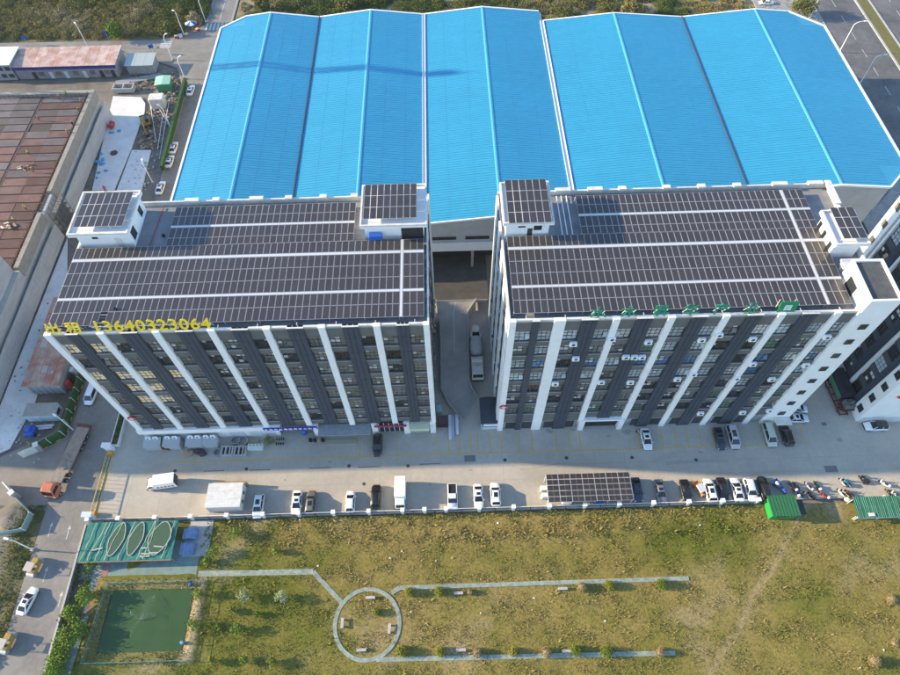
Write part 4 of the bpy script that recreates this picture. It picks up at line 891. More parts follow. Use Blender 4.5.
obj('body', MB().bev(-2.0, 2.0, -1.5, 1.5, .2, 3.4, .15), M_OFFW, s); obj('skid', MB().box(-2.1, -1.7, -1.6, 1.6, 0, .2).box(1.7, 2.1, -1.6, 1.6, 0, .2), M_DFRAME, s)
x, y = at(147, 125); s = thing('excavator', 'yellow excavator at work on the site rubble', 'excavator', (x, y, -.1), math.radians(200))
for a in (-1.0, 1.0): obj('track', MB().loft([[(a + q * .28, yy, z) for yy, z in ((-1.5, .1), (1.5, .1), (1.8, .45), (1.5, .8), (-1.5, .8), (-1.8, .45))] for q in (-1, 1)]), M_BLACK, s)
M_EXC = mat('excavator_yellow', (.33, .22, .06), .7)
obj('body', MB().bev(-1.25, 1.25, -1.9, 1.2, .9, 1.9, .15), M_EXC, s); obj('cab', MB().bev(-1.2, -.2, -.2, 1.4, 1.9, 2.9, .1), M_G['dark'], s); obj('counterweight', MB().bev(-1.3, 1.3, -2.3, -1.9, .95, 2.0, .1), M_DFRAME, s)
obj('boom', MB().tube((.3, 1.2, 1.7), (.3, 3.4, 3.6), .22, 6).tube((.3, 3.4, 3.6), (.3, 5.2, 2.9), .2, 6), M_EXC, s); obj('dipper', MB().tube((.3, 5.2, 2.9), (.3, 5.6, 1.1), .16, 6), M_EXC, s); obj('bucket', MB().loft([[(.3 + q * .55, yy, z) for yy, z in ((5.2, 1.2), (5.9, 1.2), (6.0, .5), (5.6, .15), (5.2, .4))] for q in (-1, 1)]), M_DFRAME, s)
for i, (px, py) in enumerate(((97, 150), (101, 154), (97.5, 162), (103, 160), (102, 164), (106, 171), (99, 173), (97, 178), (119, 131), (112, 133))):
    x, y = at(px, py); tag(obj('tarpaulin', MB().ell((x, y, .12), random.uniform(.35, .9), random.uniform(.3, .6), .3, 8, 5, jit=.25), mat('sky_blue_sheet', (.05, .32, .62), .6)), ('uppermost', 'second highest', 'third highest', 'fourth highest', 'middle', 'sixth', 'seventh', 'lowest', 'rightmost', 'small outlying')[i] + ' crumpled sky blue sheet lying by the unfinished wall', 'tarpaulin', 'blue sheets on the site slab')
x, y = at(112.5, 127); tag(obj('fuel_tank', MB().lathe([(.5, -1.1), (.75, -.95), (.75, .95), (.5, 1.1)], (x, y, .72), 12, 'y'), M_RED), 'red cylindrical tank on the ground by the unfinished wall', 'tank')
x, y = at(114, 153); tag(obj('pit_cover', MB().lathe([(1.0, -.02), (1.0, .12), (.7, .16)], (x, y, 0), 14), M_BEAMC), 'dark round cover on the pale site slab', 'cover')
m = MB()
def rubble(m, x0, x1, y0, y1, n_, s0, s1):
    for i in range(n_):
        x, y = random.uniform(x0, x1), random.uniform(y0, y1); r = random.uniform(s0, s1)
        m.ell((x, y, -.15 + r * .2), r * random.uniform(.6, 1.4), r * random.uniform(.6, 1.3), r * random.uniform(.3, .8), 6, 3, jit=.35)
rubble(m, -84.5, -78, 142, 172, 420, .1, .5); rubble(m, -93, -80, 168, 176, 260, .1, .45); rubble(m, -94, -90.5, 60, 150, 60, .08, .3)
stuff(obj('rubble', m, mat('site_rubble', (.30, .24, .17), .95, (.14, .11, .085), .5, contrast=(.4, .6))))['label'] = 'heaps of earth and broken concrete on the building site'
m = MB(); rubble(m, -84, -77.5, 126, 176, 170, .1, .45); rubble(m, -92, -78, 50, 62, 60, .08, .3); stuff(obj('rubble', m, M_SLAB))['label'] = 'pale scattered concrete lumps on the building site'
for k, (a, b_) in enumerate((((160, 110), (171, 128)), ((150, 100), (156, 140)), ((163, 118), (158, 150)), ((170, 100), (160, 160)))):
    p, q = at(*a), at(*b_); tag(obj('scaffold_tube', MB().tube((*p, .15 + .1 * k), (*q, .1 + .1 * k), .09, 5), M_GALV), ('shortest', 'leftmost', 'middle', 'longest')[k] + ' loose grey scaffold tube lying beside the turf hoarding', 'tube', 'loose tubes')
p = at(120, 85); tag(obj('ditch_sheet', MB().prism([at(115, 81), at(160, 73), at(163, 77), at(118, 85)], -.16, .06), mat('wet_sheet', (.28, .29, .31), .4)), 'grey plastic sheeting strip below the lean-to shed', 'sheeting')

# ------------------------------------------------------------------ street lamps
def lamp(px, py, h, arm, label, ang, m=M_WTRIM):
    x, y = at(px, py); t = thing('street_lamp', label, 'street lamp', (x, y, 0), ang, 'street lamps')
    obj('base', MB().box(-.3, .3, -.3, .3, 0, .35), M_GREYC, t); obj('pole', MB().tube((0, 0, .3), (0, 0, h - 1), .13, 8, .09), m, t)
    P_ = [(0, 0, h - 1), (arm * .25, 0, h - .4), (arm * .6, 0, h - .08), (arm, 0, h)]; b_ = MB()
    for p, q in zip(P_[:-1], P_[1:]): b_.tube(p, q, .08, 6)
    obj('arm', b_, m, t); obj('lamp_head', MB().bev(arm - .2, arm + .7, -.18, .18, h - .06, h + .1, .04), m, t)
    return t
lamp(88, 47, 7.5, .8, 'street lamp behind the pink roofed hut', 2.2); lamp(184.3, 35.4, 8, .6, 'street lamp among the stalls at the scrub edge', 2.6); lamp(206, 22.5, 8, 1.0, 'street lamp beside the zebra crossing', .3)
lamp(172.7, 60, 8, .9, 'street lamp at the corner above the building site', .9); lamp(185, 79, 7, .9, 'street lamp on a pale plinth at the end of the turf hoarding', .8)
lamp(170.7, 127, 7, .9, 'street lamp leaning over the turf hoarding by the excavator', 2.6); lamp(153, 183, 7, .9, 'street lamp next to the stair house of the left office', 1.8)
lamp(839, 52.6, 10, 2.6, 'upper white lamp post beside the blue roof and the main road', 0); lamp(858.5, 86, 10, 2.2, 'lower white lamp post beside the blue roof and the main road', 0); lamp(809.6, 18.5, 9, 1.2, 'lamp post at the top right corner of the blue roof', .1)
lamp(74, 430.5, 6, .9, 'street lamp beside the flatbed lorry', 2.6); lamp(33, 550, 6.5, 1.0, 'street lamp on the verge above the road roller', 2.9)
# blue direction signs
for px, py, lab in ((28, 45, 'far left'), (109, 40, 'middle'), (154, 54, 'right hand')):
    x, y = at(px, py); s = thing('road_sign', lab + ' small blue sign along the road at the top left', 'sign', (x, y, 0), .3); obj('post', MB().tube((0, 0, 0), (0, 0, 3.2), .05, 6), M_GALV, s); obj('plate', MB().box(-.7, .7, -.06, -.01, 2.0, 3.2), M_BLUEP, s)
# stalls at the junction
x, y = at(193, 29); s = thing('parasol', 'blue and white parasol at the junction stalls', 'parasol', (x, y, 0)); obj('pole', MB().tube((0, 0, 0), (0, 0, 2.4), .04, 6), M_WTRIM, s)
for k in range(8):
    a0, a1 = k * math.pi / 4, (k + 1) * math.pi / 4; obj('panel', MB().add([(0, 0, 2.7), (1.9 * math.cos(a0), 1.9 * math.sin(a0), 2.1), (1.9 * math.cos(a1), 1.9 * math.sin(a1), 2.1), (0, 0, 2.66), (1.85 * math.cos(a0), 1.85 * math.sin(a0), 2.06), (1.85 * math.cos(a1), 1.85 * math.sin(a1), 2.06)], [(0, 1, 2), (5, 4, 3), (1, 4, 5, 2)]), mat('parasol_blue', (.03, .12, .55), .6) if k % 2 else M_WTRIM, s)
for i, (px, py, c, lb) in enumerate(((177, 38, M_RED, 'red'), (181, 37, M_WTRIM, 'white'), (187, 36, mat('orange_box', (.6, .2, .03), .6), 'orange'), (198, 31, mat('crimson_box', (.45, .02, .02), .6), 'crimson'))):
    x, y = at(px, py); s = thing('market_crate', lb + ' crate set out at the roadside stalls by the scrub', 'crate', (x, y, 0), .3 * i, 'stall crates'); obj('box', MB().bev(-.55, .55, -.4, .4, .02, .8, .05), c, s); obj('rim', MB().box(-.6, .6, -.45, .45, .8, .88), M_OFFW, s)
# ================================================================== vehicles
def paintm(name, c, rough=.3): return mat('car_' + name, c, rough, spec=.5, coat=.6)
CP = {'white': paintm('white', (.76, .77, .78)), 'pearl': paintm('pearl', (.66, .69, .72)), 'silver': paintm('silver', (.42, .43, .45)), 'black': paintm('black', (.012, .012, .014)), 'grey': paintm('grey', (.16, .17, .19)),
      'olive': paintm('olive', (.14, .14, .115)), 'navy': paintm('navy', (.03, .04, .07)), 'mint': paintm('mint', (.42, .47, .40)), 'blue': paintm('blue', (.02, .10, .36)), 'orange': paintm('orange', (.62, .22, .02)), 'red': paintm('red', (.4, .03, .03)), 'coral': mat('coral_cab', (.50, .15, .085), .5, (.42, .14, .09), 1.5)}
M_CGLASS = mat('car_glass', (.012, .014, .017), .08, spec=.7)
M_HL = mat('headlight_glass', (.7, .72, .75), .2); M_TL = mat('taillight_glass', (.35, .01, .01), .3); M_RIM = mat('alloy_rim', (.4, .41, .42), .4, metal=.6)
def rrect(w_, y0, y1, z, r, n=3, front=1.0, back=1.0):
    P_ = []
    for cx, cy, a0, s in ((w_ * back - r, y0 + r, -90, 0), (w_ * front - r, y1 - r, 0, 0), (-w_ * front + r, y1 - r, 90, 0), (-w_ * back + r, y0 + r, 180, 0)):
        for i in range(n + 1):
            a = math.radians(a0 + 90 * i / n); P_.append((cx + r * math.cos(a), cy + r * math.sin(a), z))
    return P_
SPEC = {  # L, W, belt z, roof z, hood z, greenhouse base y0,y1, roof y0,y1, boot z
    'sedan': (4.75, 1.84, .93, 1.44, .86, -1.85, 1.20, -1.02, .28, .96), 'suv': (4.7, 1.9, 1.05, 1.69, 1.0, -2.18, 1.15, -1.85, .42, 1.05),
    'mpv': (5.1, 1.95, 1.05, 1.86, 1.0, -2.45, 1.75, -2.25, .95, 1.05), 'hatch': (4.3, 1.78, .95, 1.5, .9, -2.0, 1.2, -1.55, .35, .95)}
CM = {}
def car_meshes(kind):
    if kind in CM: return CM[kind]
    L, W_, zb, zr, zh, g0, g1, r0, r1, zt = SPEC[kind]; h = L / 2; w_ = W_ / 2
    def ring(y, ww, lo, sh, top):
        a = [(-ww * .9, y, lo), (-ww, y, lo + .22), (-ww * 1.0, y, sh - .14), (-ww * .95, y, sh), (-ww * .7, y, top), (-ww * .25, y, top + .015)]
        return a + [(-x, yy, z) for x, yy, z in a[::-1]]
    b = MB().loft([ring(-h, w_ * .72, .42, zt - .28, zt - .2), ring(-h + .07, w_ * .86, .3, zt - .12, zt - .06), ring(-h + .35, w_ * .95, .22, zt - .05, zt), ring(g0 + .3, w_, .2, zb, zb + .03), ring(0, w_, .2, zb, zb + .03), ring(g1, w_ * .99, .2, zb - .03, zb), ring(h - .75, w_ * .96, .22, zh - .08, zh), ring(h - .3, w_ * .88, .27, zh - .2, zh - .12), ring(h - .07, w_ * .76, .34, .62, .68), ring(h, w_ * .6, .42, .54, .58)])
    gl = MB().loft([rrect(w_ * .90, g0, g1, zb + .0, .18), rrect(w_ * .72, r0, r1, zr - .05, .16, front=.96, back=.96)])
    rf = MB().loft([rrect(w_ * .735, r0 - .03, r1 + .03, zr - .075, .17, front=.96, back=.96), rrect(w_ * .72, r0, r1, zr - .02, .17, front=.96, back=.96), rrect(w_ * .5, r0 + .22, r1 - .2, zr + .02, .15)])
    pi = MB()
    for s_ in (-1, 1):
        pi.tube((s_ * w_ * .86, g1 - .1, zb), (s_ * w_ * .69, r1 - .05, zr - .05), .05, 4).tube((s_ * w_ * .86, g0 + .1, zb), (s_ * w_ * .69, r0 + .05, zr - .05), .075, 4).tube((s_ * w_ * .92, (r0 + r1) / 2 - .1, zb), (s_ * w_ * .73, (r0 + r1) / 2 - .1, zr - .05), .045, 4)
    ty = MB().lathe([(.2, -.1), (.32, -.11), (.34, -.05), (.34, .05), (.32, .11), (.2, .1)], (0, 0, 0), 14, 'x'); ri = MB().lathe([(.2, -.115), (.21, -.1), (.21, .1), (.2, .115), (.06, .12)], (0, 0, 0), 10, 'x')
    hl = MB().bev(-.2, .2, -.1, .06, -.07, .07, .03); mi = MB().bev(-.12, .12, -.07, .07, -.06, .08, .03)
    sr = MB().box(-w_ * .42, w_ * .42, 0, (r1 - r0) * .42, 0, .012)
    CM[kind] = {k: m.mesh(n_, [mm], s) for k, m, n_, mm, s in (('b', b, 'body', CP['white'], True), ('g', gl, 'windows', M_CGLASS, False), ('r', rf, 'roof', CP['white'], True), ('p', pi, 'pillars', CP['white'], False), ('t', ty, 'wheel', M_BLACK, True), ('i', ri, 'rim', M_RIM, False), ('h', hl, 'headlight', M_HL, False), ('l', hl, 'taillight', M_TL, False), ('m', mi, 'mirror', CP['white'], False), ('s', sr, 'sunroof', M_CGLASS, False))}
    return CM[kind]
def car(px, py, deg, kind, col, label, sun=False, cat='car', group='cars parked in the yard', roofcol=None, zg=.02):
    x, y = at(px, py, .7); m = car_meshes(kind); L, W_, zb, zr, zh, g0, g1, r0, r1, zt = SPEC[kind]; h, w_ = L / 2, W_ / 2
    t = thing('parked_car', label, cat, (x, y, zg), math.radians(deg), group)
    def P_(n_, k, loc=(0, 0, 0), mt=None, par=None):
        o = link(n_, m[k], par or t, loc)
        if mt: o.material_slots[0].link = 'OBJECT'; o.material_slots[0].material = mt
        return o
    c = CP[col]; P_('body', 'b', mt=c); P_('windows', 'g'); rf = P_('roof', 'r', mt=CP[roofcol] if roofcol else c); P_('pillars', 'p', mt=c)
    for sx in (-1, 1):
        for yy in (-h + .95, h - .9): wl = P_('wheel', 't', (sx * (w_ - .12), yy, .34)); P_('rim', 'i', (sx * .02, 0, 0), par=wl)
        P_('headlight', 'h', (sx * w_ * .62, h - .16, .62)); P_('taillight', 'l', (sx * w_ * .68, -h + .12, zt - .22)); P_('mirror', 'm', (sx * (w_ + .1), g1 - .35, zb + .05), mt=c)
    if sun: P_('sunroof', 's', (0, r1 - (r1 - r0) * .6, zr + .012), par=rf)
    return t
U, D_ = 0, 180
car(258.5, 506, D_, 'suv', 'pearl', 'pale bluish white car right of the white shipping container', True); car(297, 502.5, D_, 'sedan', 'white', 'white sedan with sunroof touching the olive car', True)
car(311, 502.5, U, 'suv', 'olive', 'dark olive car parked beside a white sedan', True); car(350.5, 501.5, U, 'hatch', 'white', 'small plain white car standing alone in the sunlit row'); car(376, 496.5, U, 'suv', 'black', 'black SUV left of the white box lorry')
car(478.5, 496, D_, 'sedan', 'white', 'white sedan with dark sunroof right of the white pickup', True); car(495.5, 494, U, 'suv', 'white', 'white SUV left of the solar carport at the end of its row', True)
car(637, 489.5, D_, 'sedan', 'navy', 'very dark car half hidden beside the right end of the solar carport'); car(660.5, 491.5, D_, 'sedan', 'grey', 'slate grey sedan with pale sides standing alone', True); car(686, 491.5, D_, 'sedan', 'black', 'black sedan left of the orange buggy')
car(710, 490, U, 'suv', 'white', 'white car right of the orange buggy', True); car(723, 489.5, D_, 'sedan', 'black', 'long black sedan between two white cars'); car(737, 489.5, U, 'sedan', 'white', 'white sedan with black sunroof between two cars in the right row', True)
car(750.5, 490, D_, 'suv', 'pearl', 'white car left of the black SUV by the green kiosk'); car(764, 488, U, 'suv', 'black', 'black SUV at the right end of the row by the green kiosk')
car(377.5, 445, D_, 'suv', 'black', 'black SUV parked at the red shop sign of the left office'); car(646.5, 439, D_, 'sedan', 'white', 'white sedan by the drive-through opening', True); car(719.5, 438.5, D_, 'sedan', 'navy', 'dark blue sedan next to the silver people carrier', True)
car(733, 437, D_, 'mpv', 'silver', 'silver people carrier with dark roof windows', True); car(769.5, 435, D_, 'mpv', 'mint', 'pale mint green minivan in the shaded bays'); car(786.5, 435, U, 'suv', 'black', 'black SUV at the right end of the shaded bays')
car(797, 418, 268, 'sedan', 'pearl', 'silver white car half hidden by the white stair tower', True); car(797, 408, 262, 'hatch', 'pearl', 'pale blue white car hidden behind the stair tower'); car(876, 426, 90, 'suv', 'white', 'white car with black roof parked sideways before the right edge block', roofcol='black')
car(27.5, 601, -14, 'sedan', 'white', 'white sedan with dark sunroof parked on the left road between two rollers', True, group='cars on the left road', zg=0); car(91.5, 394, D_ - 4, 'mpv', 'white', 'white van beside the green hoarding and the left office corner', False, 'van', 'cars on the left road', zg=0)
for px, py, lb in ((190.5, 90, 'white car near the street corner, farthest up the turf hoarding'), (173.5, 147.5, 'upper of two white cars close together along the turf hoarding'), (169.5, 161, 'lower of two white cars close together along the turf hoarding'), (160.5, 187.5, 'white car nearest the stair house of the left office roof')):
    car(px, py, -2, 'sedan', 'white', lb, True, group='white cars by the turf hoarding', zg=0)
car(766, 2, 88, 'sedan', 'white', 'white car on the grass behind the blue roof', False, group='cars behind the warehouse', zg=-.1)

def wheels(t, sx, ys_, r=.48, wd=.28):
    for s_ in (-1, 1):
        for y in ys_:
            o = obj('wheel', MB().lathe([(r * .6, -wd / 2), (r * .95, -wd / 2), (r, -wd * .3), (r, wd * .3), (r * .95, wd / 2), (r * .6, wd / 2)], (s_ * sx, y, r), 12, 'x'), M_BLACK, t); obj('rim', MB().lathe([(r * .55, -wd / 2 - .01), (r * .55, wd / 2 + .01)], (s_ * sx, y, r), 8, 'x'), M_RIM, o)
def cab(t, y0, y1, w_, z0, zt, m_, sloped=.35):
    """forward cab with windscreen facing +Y"""
    c = obj('cab', MB().loft([rrect(w_, y0, y1, z0, .12), rrect(w_, y0, y1, z0 + (zt - z0) * .5, .12), rrect(w_ * .94, y0, y1 - sloped, zt - .08, .15), rrect(w_ * .8, y0 + .12, y1 - sloped - .12, zt, .15)]), m_, t)
    zm = z0 + (zt - z0) * .55; f = .06
    obj('windscreen', MB().quad((-w_ * .86, y1 + .012, zm - .05), (w_ * .86, y1 + .012, zm - .05), (w_ * .82, y1 - sloped * .8 + .03, zt - .2), (-w_ * .82, y1 - sloped * .8 + .03, zt - .2)), M_CGLASS, t)
    for s_ in (-1, 1):
        obj('side_window', MB().quad((s_ * (w_ + .008), y0 + .3, zm), (s_ * (w_ + .008), y1 - .25, zm), (s_ * (w_ * .955 + .012), y1 - sloped - .1, zt - .22), (s_ * (w_ * .955 + .012), y0 + .3, zt - .22)), M_CGLASS, t)
        obj('mirror', MB().box(s_ * (w_ + .16) - .07, s_ * (w_ + .16) + .07, y1 - .3, y1 - .2, zm - .1, zm + .35), M_DFRAME, t); obj('headlight', MB().box(s_ * w_ * .7 - .18, s_ * w_ * .7 + .18, y1 - .02, y1 + .05, z0 + .2, z0 + .42), M_HL, t)
    obj('bumper', MB().bev(-w_, w_, y1 - .1, y1 + .12, z0 - .2, z0 + .12, .04), M_DFRAME, t)
    return c
# white box lorry in the sunlit row (nose to the fence)
x, y = at(400.5, 494, 1); t = thing('box_truck', 'white box lorry parked with its cab towards the field', 'truck', (x, y, .02), math.pi)
cab(t, 1.2, 2.75, .95, .55, 2.15, CP['white']); obj('cargo_box', MB().bev(-1.02, 1.02, -2.9, 1.05, .85, 2.85, .04), M_WTRIM, t); obj('chassis', MB().box(-.45, .45, -2.8, 2.4, .4, .84), M_DFRAME, t); wheels(t, .8, (-1.9, 1.9), .38, .24)
# white box van driving left
x, y = at(163, 483, 1); t = thing('box_van', 'white box van with red lettering driving across the sunlit yard', 'van', (x, y, .02), math.radians(97))
cab(t, 1.35, 2.9, .92, .5, 2.1, CP['white'], .5); bx = obj('cargo_box', MB().bev(-1.05, 1.05, -2.7, 1.25, .75, 3.0, .04), M_WTRIM, t); obj('chassis', MB().box(-.45, .45, -2.6, 2.5, .4, .74), M_DFRAME, t); wheels(t, .8, (-1.7, 2.0), .38, .24)
for k in range(5): obj('red_lettering', MB().box(-1.062, -1.052, -2.3 + k * .68, -1.85 + k * .68, 1.2 + .05 * (k % 2), 1.75), M_RED, t)
obj('rear_door', MB().box(-.95, .95, -2.72, -2.705, .85, 2.9), M_DFRAME, t)
# white pickup
x, y = at(452.5, 496.5, .8); t = thing('pickup_truck', 'white pickup with open black load bed', 'pickup', (x, y, .02), math.pi)
obj('body', MB().loft([rrect(.92, -2.5, 2.45, .35, .2), rrect(.95, -2.55, 2.5, .65, .2), rrect(.93, -2.5, 2.4, .92, .22), rrect(.86, -2.45, 2.2, 1.0, .25)]), CP['white'], t, True)
obj('cabin_glass', MB().loft([rrect(.86, -.45, 1.35, 1.0, .15), rrect(.7, -.3, .65, 1.62, .15)]), M_CGLASS, t); obj('roof', MB().loft([rrect(.71, -.33, .68, 1.6, .15), rrect(.6, -.2, .5, 1.69, .15)]), CP['white'], t)
obj('load_bed', MB().box(-.72, .72, -2.35, -.55, 1.005, 1.03), M_BLACK, t); obj('bed_rail', MB().box(-.85, -.73, -2.4, -.5, 1.0, 1.2).box(.73, .85, -2.4, -.5, 1.0, 1.2).box(-.73, .73, -2.45, -2.36, 1.0, 1.2), CP['white'], t); wheels(t, .84, (-1.6, 1.55), .38, .24)
# shipping container by the fence
x0, y0 = at(208, 516, 0); x1, _ = at(244, 516, 0); t = thing('shipping_container', 'white ribbed cargo container standing by the field fence', 'container', ((x0 + x1) / 2, 42.0, .02))
hw = (x1 - x0) / 2 - .2
obj('body', MB().box(-hw, hw, -2.3, 2.3, .1, 2.75), M_OFFW, t)
for i in range(3): obj('roof_sheet', MB().box(-hw - .05, hw + .05, -2.35 + i * 1.57, -.8 + i * 1.57, 2.76, 2.86), mat('white_sheet_roof', (.68, .68, .66), .6, (.55, .55, .53), 1), t)
for i in range(12): obj('wall_rib', MB().box(-hw + .1 + i * (2 * hw - .2) / 12, -hw + .28 + i * (2 * hw - .2) / 12, -2.36, -2.3, .2, 2.6), M_GALV, t)
obj('vent', MB().box(hw, hw + .06, -1.2, -.6, 1.2, 1.9), M_DFRAME, t); obj('vent', MB().box(hw, hw + .06, .5, 1.1, 1.2, 1.9), M_DFRAME, t)
obj('timber_rack', MB().box(-hw + .3, hw + .2, 2.45, 3.0, .1, 1.9), M_WOOD, t)
# flatbed articulated lorry
a, b_ = at(50.5, 498, 1), at(84, 428, 1); ang = math.atan2(b_[1] - a[1], b_[0] - a[0]); L = math.hypot(b_[0] - a[0], b_[1] - a[1])
t = thing('flatbed_lorry', 'coral red cab lorry with long empty dusty flatbed on the left road', 'truck', ((a[0] + b_[0]) / 2, (a[1] + b_[1]) / 2, 0), ang + math.pi / 2)
h = L / 2; cab(t, h - 2.4, h - .1, 1.25, .9, 3.2, CP['coral'], .4); obj('sleeper_roof', MB().bev(-1.0, 1.0, h - 2.2, h - .8, 3.2, 3.5, .12), CP['coral'], t)
obj('chassis', MB().box(-.5, .5, -h + 1, h - 2.4, .6, 1.0), M_DFRAME, t); obj('flatbed', MB().box(-1.3, 1.3, -h, h - 5.0, 1.15, 1.4), mat('dusty_deck', (.33, .25, .19), .9, (.24, .19, .15), .9), t)
obj('gooseneck', MB().box(-1.1, 1.1, h - 5.0, h - 2.9, 1.4, 1.7), mat('dust_grey', (.30, .27, .23), .9, (.18, .165, .15), 1.2), t); obj('tail_ramp', MB().box(-1.3, 1.3, -h - .7, -h, .8, 1.5), mat('dark_red_steel', (.13, .05, .045), .8), t)
for k in range(6): obj('load_lump', MB().ell((random.uniform(-.9, .9), h - 6 - k * .5, 1.45), .45, .5, .25, 7, 4, jit=.2), MATS['dust_grey'], t)
wheels(t, 1.1, (-h + 1.6, -h + 2.9, -h + 4.2, h - 5.0, h - 3.8, h - 1.1), .5, .34)
# concrete mixer beside the ramp
x, y = at(476.5, 356, 1); t = thing('mixer_truck', 'dusty white concrete mixer lorry parked beside the ramp', 'truck', (x, y, .02), math.pi); t.scale = (1.05, 1.2, 1.05)
cab(t, 3.0, 4.9, 1.2, .8, 2.9, M_OFFW, .3); obj('chassis', MB().box(-.5, .5, -4.6, 3.0, .6, 1.0), M_DFRAME, t)
o = obj('drum', MB().lathe([(.8, -2.5), (1.1, -2.0), (1.3, -1.0), (1.3, .0), (1.1, .8), (.7, 1.2)], (0, 0, 0), 16, 'y'), mat('drum_dust', (.46, .46, .45), .7, (.36, .36, .35), 1.5), t, True); o.location = (0, -.6, 2.3); o.rotation_euler = (math.radians(-14), 0, 0)
obj('drum_mouth', MB().lathe([(.75, 3.3), (.75, 3.42), (.1, 3.44)], (0, -3.2, 0), 16), M_BLACK, t); obj('mouth_ring', MB().lathe([(.76, 2.9), (1.15, 2.9), (1.15, 3.4), (.76, 3.4)], (0, -3.2, 0), 18), MATS['drum_dust'], t); obj('equipment_box', MB().bev(-1.15, 1.15, .9, 2.9, 1.1, 2.6, .1), M_OFFW, t); obj('chute', MB().tube((0, -4.6, 2.6), (.2, -5.6, 1.4), .3, 6), M_OFFW, t); obj('water_tank', MB().lathe([(.4, -1.1), (.4, 1.1)], (0, 1.9, 2.9), 12, 'x'), M_OFFW, t); obj('hopper', MB().lathe([(.35, 2.9), (.8, 3.5)], (0, -4.3, .2), 10), M_OFFW, t); wheels(t, 1.0, (-3.4, -2.1, 3.6), .5, .34)
# dark covered lorry in the right lane
x, y = at(845, 381, 3.3); t = thing('covered_lorry', 'dark canvas covered lorry in the lane by the right edge block', 'truck', (x - .2, y, .02), math.radians(2))
obj('load_cover', MB().bev(-1.25, 1.25, -3.2, 3.2, 1.2, 3.3, .15), mat('dark_canvas', (.02, .022, .028), .8, (.035, .037, .045), 1), t); obj('green_tailboard', MB().box(-1.42, -1.27, -3.0, 3, 1.2, 2.4), mat('dull_green', (.08, .22, .12), .7), t); obj('deck', MB().box(-1.35, 1.35, -5.6, 3.3, .9, 1.15), mat('deck_red', (.12, .035, .03), .8), t)
obj('machine_block', MB().bev(-.9, .9, -5.4, -3.5, 1.16, 2.3, .15).tube((-.6, -4.6, 2.4), (.9, -4.2, 2.4), .35, 8), mat('machine_grey', (.08, .08, .085), .6, (.2, .19, .18), 2), t); wheels(t, 1.05, (-4.6, -3.4, 1.2, 2.4), .5, .34)
t = thing('red_trailer', 'low dark red trailer frame left of the covered lorry', 'trailer', (at(834.5, 399)[0], at(834.5, 399)[1], .02), math.radians(3))
obj('frame', MB().box(-.9, -.7, -4, 4, .5, .75).box(.7, .9, -4, 4, .5, .75), MATS['deck_red'], t)
for k in range(6): obj('cross_member', MB().box(-.7, .7, -3.9 + k * 1.55, -3.7 + k * 1.55, .52, .72), MATS['deck_red'], t)
wheels(t, .8, (-2.8, 2.8), .35, .2)
# road rollers on the left road
for px, py, lb in ((34.5, 567, 'yellow road roller with grey canopy uphill of the white sedan'), (7, 643, 'yellow road roller with grey canopy at the lower left picture edge')):
    x, y = at(px, py, .8); t = thing('road_roller', lb, 'roller', (x, y, 0), math.radians(-12), 'road rollers')
    obj('chassis', MB().bev(-.75, .75, -1.2, 1.2, .5, 1.15, .12), M_EXC, t); obj('hood', MB().bev(-.6, .6, .3, 1.5, 1.15, 1.6, .12), M_EXC, t); obj('canopy', MB().bev(-.8, .8, -1.1, .5, 2.3, 2.42, .05), mat('dusty_canopy', (.42, .40, .36), .8), t)
    for sx in (-.65, .65):
        for sy in (-.95, .35): obj('canopy_post', MB().tube((sx, sy, 1.1), (sx, sy, 2.3), .04, 5), M_DFRAME, t)
    for sy in (-1.25, 1.3): obj('drum', MB().lathe([(.5, -.7), (.52, -.66), (.52, .66), (.5, .7)], (0, sy, .52), 16, 'x'), M_STEEL, t)
    obj('seat', MB().bev(-.3, .3, -.7, -.2, 1.15, 1.5, .08), M_BLACK, t); obj('steering_wheel', MB().lathe([(.2, 1.55), (.2, 1.6)], (0, .1, 0), 10), M_BLACK, t)
# three-wheelers
def tricycle(px, py, deg, m_, label, roof=None):
    x, y = at(px, py, .6); t = thing('cargo_tricycle', label, 'tricycle', (x, y, .02), math.radians(deg))
    obj('cargo_tray', MB().box(-.65, .65, -1.5, .1, .5, .58).box(-.65, -.6, -1.5, .1, .58, .9).box(.6, .65, -1.5, .1, .58, .9).box(-.6, .6, -1.5, -1.45, .58, .9), m_, t); obj('front_body', MB().loft([rrect(.4, .2, 1.5, .45, .15), rrect(.36, .25, 1.45, .8, .15), rrect(.2, .9, 1.35, 1.05, .12)]), m_, t)
    obj('seat', MB().bev(-.3, .3, .15, .6, .8, .95, .05), M_BLACK, t); obj('handlebar', MB().tube((-.4, 1.0, 1.15), (.4, 1.0, 1.15), .03, 5).tube((0, 1.1, .9), (0, 1.0, 1.15), .04, 5), M_DFRAME, t); wheels(t, .58, (-.9,), .3, .14)
    obj('front_wheel', MB().lathe([(.18, -.06), (.28, -.06), (.3, 0), (.28, .06), (.18, .06)], (0, 1.35, .3), 12, 'x'), M_BLACK, t)
    if roof: obj('canopy', MB().bev(-.7, .7, -.6, 1.0, 1.75, 1.85, .05), roof, t); [obj('canopy_post', MB().tube((sx, sy, .6), (sx, sy, 1.75), .03, 5), M_DFRAME, t) for sx in (-.6, .6) for sy in (-.5, .9)]
    return t
tricycle(699, 489, 200, CP['orange'], 'orange buggy with grey canopy between black and white cars', M_GALV); t = tricycle(780, 486.5, 214, CP['blue'], 'bright blue cargo tricycle beside the green kiosk')
obj('load', MB().ell((0, -.7, .75), .4, .45, .22, 8, 5, jit=.15), M_OFFW, t)
